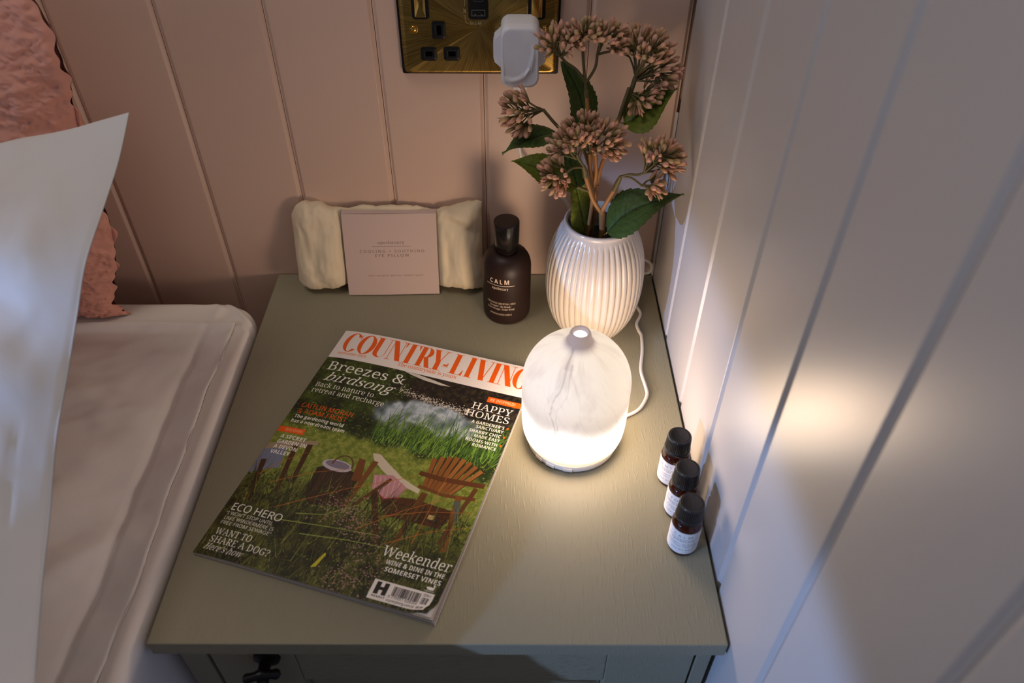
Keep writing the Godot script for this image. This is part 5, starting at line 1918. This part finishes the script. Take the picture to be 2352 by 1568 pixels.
# tall capitals with thick stems and hairlines
func masthead(cv: Canvas, W: float, H: float, col: Color) -> void:
	var y0 := 0.0105 * H
	var y1 := 0.1105 * H
	var h := y1 - y0
	var hair := 3.2
	var stem := 25.0
	var R := func(x0: float, a: float, x1: float, b: float) -> void:
		cv.rect(x0, a, x1, b, col)
	var S := func(x: float, a: float, x2: float, b: float, w: float) -> void:     # slanted stem of even width along x
		cv.fill([PackedVector2Array([Vector2(x - w / 2, a), Vector2(x + w / 2, a), Vector2(x2 + w / 2, b), Vector2(x2 - w / 2, b)])], col)
	var bowl := func(x: float, w: float, a0: float, a1: float) -> void:           # crescent: outer oval less a narrower inner one, between two angles
		var p := PackedVector2Array()
		var cx := x + w / 2
		var cy := (y0 + y1) / 2
		for k in 49:
			var a := lerpf(a0, a1, k / 48.0)
			p.append(Vector2(cx + cos(a) * w / 2, cy + sin(a) * (h / 2 + 2)))
		for k in 49:
			var a := lerpf(a1, a0, k / 48.0)
			p.append(Vector2(cx + cos(a) * (w / 2 - stem * 0.98), cy + sin(a) * (h / 2 - hair * 0.6)))
		cv.fill([p], col)
	var u := func(q: float) -> float: return q * W
	# C
	var x: float = u.call(0.034)
	bowl.call(x, 92.0, deg_to_rad(42), deg_to_rad(322))
	R.call(x + 79, y0 + h * 0.05, x + 82, y0 + h * 0.30)
	# O
	x = u.call(0.112)
	cv.fill([Canvas.oval(x + 47, (y0 + y1) / 2, 47, h / 2 + 2), Canvas.oval(x + 47, (y0 + y1) / 2, 47 - stem, h / 2 - hair)], col)
	# U
	x = u.call(0.195)
	R.call(x + 9, y0, x + 9 + stem, y1 - 34)
	R.call(x + 74, y0, x + 74 + hair, y1 - 34)
	R.call(x, y0, x + 44, y0 + hair)
	R.call(x + 62, y0, x + 90, y0 + hair)
	var p := PackedVector2Array()
	for k in 25:
		var a := PI - PI * k / 24.0
		p.append(Vector2(x + 43 + cos(a) * 34.2, y1 - 34.2 + sin(a) * 36))
	for k in 25:
		var a := PI * k / 24.0
		p.append(Vector2(x + 54 + cos(a) * 20.0, y1 - 34.2 + sin(a) * 31))
	cv.fill([p], col)
	# N
	x = u.call(0.274)
	R.call(x + 12, y0, x + 12 + hair, y1)
	R.call(x, y1 - hair, x + 28, y1)
	R.call(x, y0, x + 26, y0 + hair)
	S.call(x + 19, y0, x + 72, y1, stem + 3)
	R.call(x + 70, y0, x + 70 + hair, y1)
	R.call(x + 57, y0, x + 86, y0 + hair)
	# T
	x = u.call(0.348)
	R.call(x, y0, x + 82, y0 + hair)
	R.call(x + 41 - stem / 2, y0, x + 41 + stem / 2, y1)
	R.call(x + 20, y1 - hair, x + 62, y1)
	for s in [0, 1]:
		var xx: float = x + 82.0 * s
		var d: float = 1.0 - 2.0 * s
		cv.fill([PackedVector2Array([Vector2(xx, y0), Vector2(xx + 12 * d, y0), Vector2(xx + 2.5 * d, y0 + h * 0.25), Vector2(xx, y0 + h * 0.25)])], col)
	# R
	x = u.call(0.425)
	R.call(x + 10, y0, x + 10 + stem, y1)
	R.call(x, y1 - hair, x + 46, y1)
	R.call(x, y0, x + 44, y0 + hair)
	var q := PackedVector2Array()
	for k in 25:
		var a := -PI / 2 + PI * k / 24.0
		q.append(Vector2(x + 42 + cos(a) * 34, y0 + h * 0.26 + sin(a) * h * 0.26))
	for k in 25:
		var a := PI / 2 - PI * k / 24.0
		q.append(Vector2(x + 42 + cos(a) * 11, y0 + h * 0.26 + sin(a) * (h * 0.26 - hair)))
	cv.fill([q], col)
	R.call(x + 34, y0, x + 43, y0 + hair)
	R.call(x + 34, y0 + h * 0.52 - hair, x + 43, y0 + h * 0.52)
	S.call(x + 46, y0 + h * 0.5, x + 73, y1, stem)
	R.call(x + 62, y1 - hair, x + 94, y1)
	# Y
	x = u.call(0.494)
	S.call(x + 17, y0, x + 43, y0 + h * 0.58, stem)
	S.call(x + 74, y0, x + 50, y0 + h * 0.58, hair + 1)
	R.call(x + 32, y0 + h * 0.55, x + 32 + stem, y1)
	R.call(x + 18, y1 - hair, x + 70, y1)
	R.call(x, y0, x + 40, y0 + hair)
	R.call(x + 60, y0, x + 88, y0 + hair)
	waterbird(cv, 0.578 * W, 0.079 * H, 17.0, col)
	# L
	x = u.call(0.602)
	R.call(x + 10, y0, x + 10 + stem, y1)
	R.call(x, y0, x + 46, y0 + hair)
	R.call(x, y1 - hair, x + 72, y1)
	cv.fill([PackedVector2Array([Vector2(x + 72, y1), Vector2(x + 58, y1), Vector2(x + 69, y1 - h * 0.27), Vector2(x + 72, y1 - h * 0.27)])], col)
	# I
	x = u.call(0.678)
	R.call(x + 8, y0, x + 8 + stem, y1)
	R.call(x, y0, x + 42, y0 + hair)
	R.call(x, y1 - hair, x + 42, y1)
	# V
	x = u.call(0.722)
	S.call(x + 18, y0, x + 48, y1, stem + 2)
	S.call(x + 78, y0, x + 52, y1, hair + 1)
	R.call(x, y0, x + 42, y0 + hair)
	R.call(x + 62, y0, x + 92, y0 + hair)
	# I
	x = u.call(0.802)
	R.call(x + 8, y0, x + 8 + stem, y1)
	R.call(x, y0, x + 42, y0 + hair)
	R.call(x, y1 - hair, x + 42, y1)
	# N
	x = u.call(0.842)
	R.call(x + 10, y0, x + 10 + hair, y1)
	R.call(x, y1 - hair, x + 25, y1)
	R.call(x, y0, x + 22, y0 + hair)
	S.call(x + 17, y0, x + 66, y1, stem + 3)
	R.call(x + 64, y0, x + 64 + hair, y1)
	R.call(x + 52, y0, x + 79, y0 + hair)
	# G
	x = u.call(0.912)
	bowl.call(x, 88.0, deg_to_rad(38), deg_to_rad(320))
	R.call(x + 56, (y0 + y1) / 2 + 8, x + 56 + 21, y1 - 9)
	R.call(x + 46, (y0 + y1) / 2 + 8, x + 84, (y0 + y1) / 2 + 8 + hair)
	R.call(x + 75, y0 + h * 0.05, x + 78, y0 + h * 0.28)


func magazine() -> void:
	var t := thing("magazine", "country lifestyle magazine with an orange masthead and garden cover lying on the cabinet", "magazine", V(0.0968, 0, 0.1053), -atan2(0.2905, 0.957))
	var W := 0.2130
	var D := 0.2850
	var gloss := mat("printed cover", Color.WHITE, 0.34, 0.0, 0.5)
	gloss.albedo_texture = cover_print()
	var top := func(u: float, v: float) -> float:
		# thin at the spine, swelling fast, fuller towards the lower right where the pages fan
		var h := 0.0030 + 0.0040 * (1.0 - exp(-u / 0.10)) + 0.0022 * smoothstep(0.3, 1.0, u) * smoothstep(0.1, 1.0, v)
		h += 0.0006 * sin(u * 5.0 + v * 2.0)
		return h
	var m := MB.new()
	for s in 2:
		m.grid(60, 60, func(u, v):
			var x: float = u * W
			var z: float = v * D
			# the corner nearest the camera is rounded back and lifts
			var c: float = smoothstep(0.90, 1.0, u) * smoothstep(0.955, 1.0, v)
			x -= 0.0050 * c + 0.0030 * smoothstep(0.75, 1.0, v) * u
			z -= 0.0030 * c
			return Vector3(x, top.call(u, v) + 0.0010 * c + 0.0004 - 0.00025 * s, z), false, Vector3.UP * (1.0 - 2.0 * s))
	obj("front_cover", m, gloss, t)
	var white := mat("page edges", rgb(206, 200, 194), 0.7)
	var grey := mat("printed page edges", rgb(150, 150, 152), 0.7)
	var warm := mat("brown page edges", rgb(176, 160, 146), 0.7)
	# the inner pages as a few gathered sheaves, each stepping out a little
	var n := 7
	for k in n:
		var f0 := float(k) / n
		var f1 := float(k + 1) / n
		var out := 0.0002 + 0.0012 * sin(k * 2.7) + 0.0018 * (1.0 - f0)
		var pm := MB.new()
		var lay := func(u: float, v: float, f: float) -> Vector3:
			var x := u * (W - 0.0025 + out) + 0.0003
			var z := 0.0004 + v * (D - 0.0014 + out * 0.6)
			x -= 0.0016 * f * smoothstep(0.75, 1.0, v) * u
			var hh: float = top.call(u, v)
			return Vector3(x, 0.0006 + (hh - 0.0008) * f, z)
		pm.grid(40, 40, func(u, v): return lay.call(u, v, f1), false, Vector3.UP)
		pm.grid(40, 1, func(u, v): return lay.call(u, 1.0, lerpf(f0, f1 - 0.01, v)), false, Vector3(0, 0, 1))
		pm.grid(40, 1, func(u, v): return lay.call(u, 0.0, lerpf(f0, f1 - 0.01, v)), false, Vector3(0, 0, -1))
		pm.grid(40, 1, func(u, v): return lay.call(1.0, u, lerpf(f0, f1 - 0.01, v)), false, Vector3(1, 0, 0))
		pm.grid(40, 1, func(u, v): return lay.call(0.0, u, lerpf(f0, f1 - 0.01, v)), false, Vector3(-1, 0, 0))
		obj("page_sheaf", pm, [white, warm, white, grey, white, warm, white][k], t)
	var b := MB.new()
	b.box(Vector3(W / 2 - 0.0002, 0.0003, D / 2), Vector3(W, 0.0005, D), 0.0001)
	obj("back_cover", b, mat("back cover", rgb(190, 186, 182), 0.4), t)
	var sp := MB.new()
	sp.grid(1, 40, func(u, v): return Vector3(-0.0003, lerpf(0.0, top.call(0.0, v) + 0.0004, u), v * D), false, Vector3(-1, 0, 0))
	obj("spine", sp, mat("spine", rgb(214, 208, 204), 0.4), t)
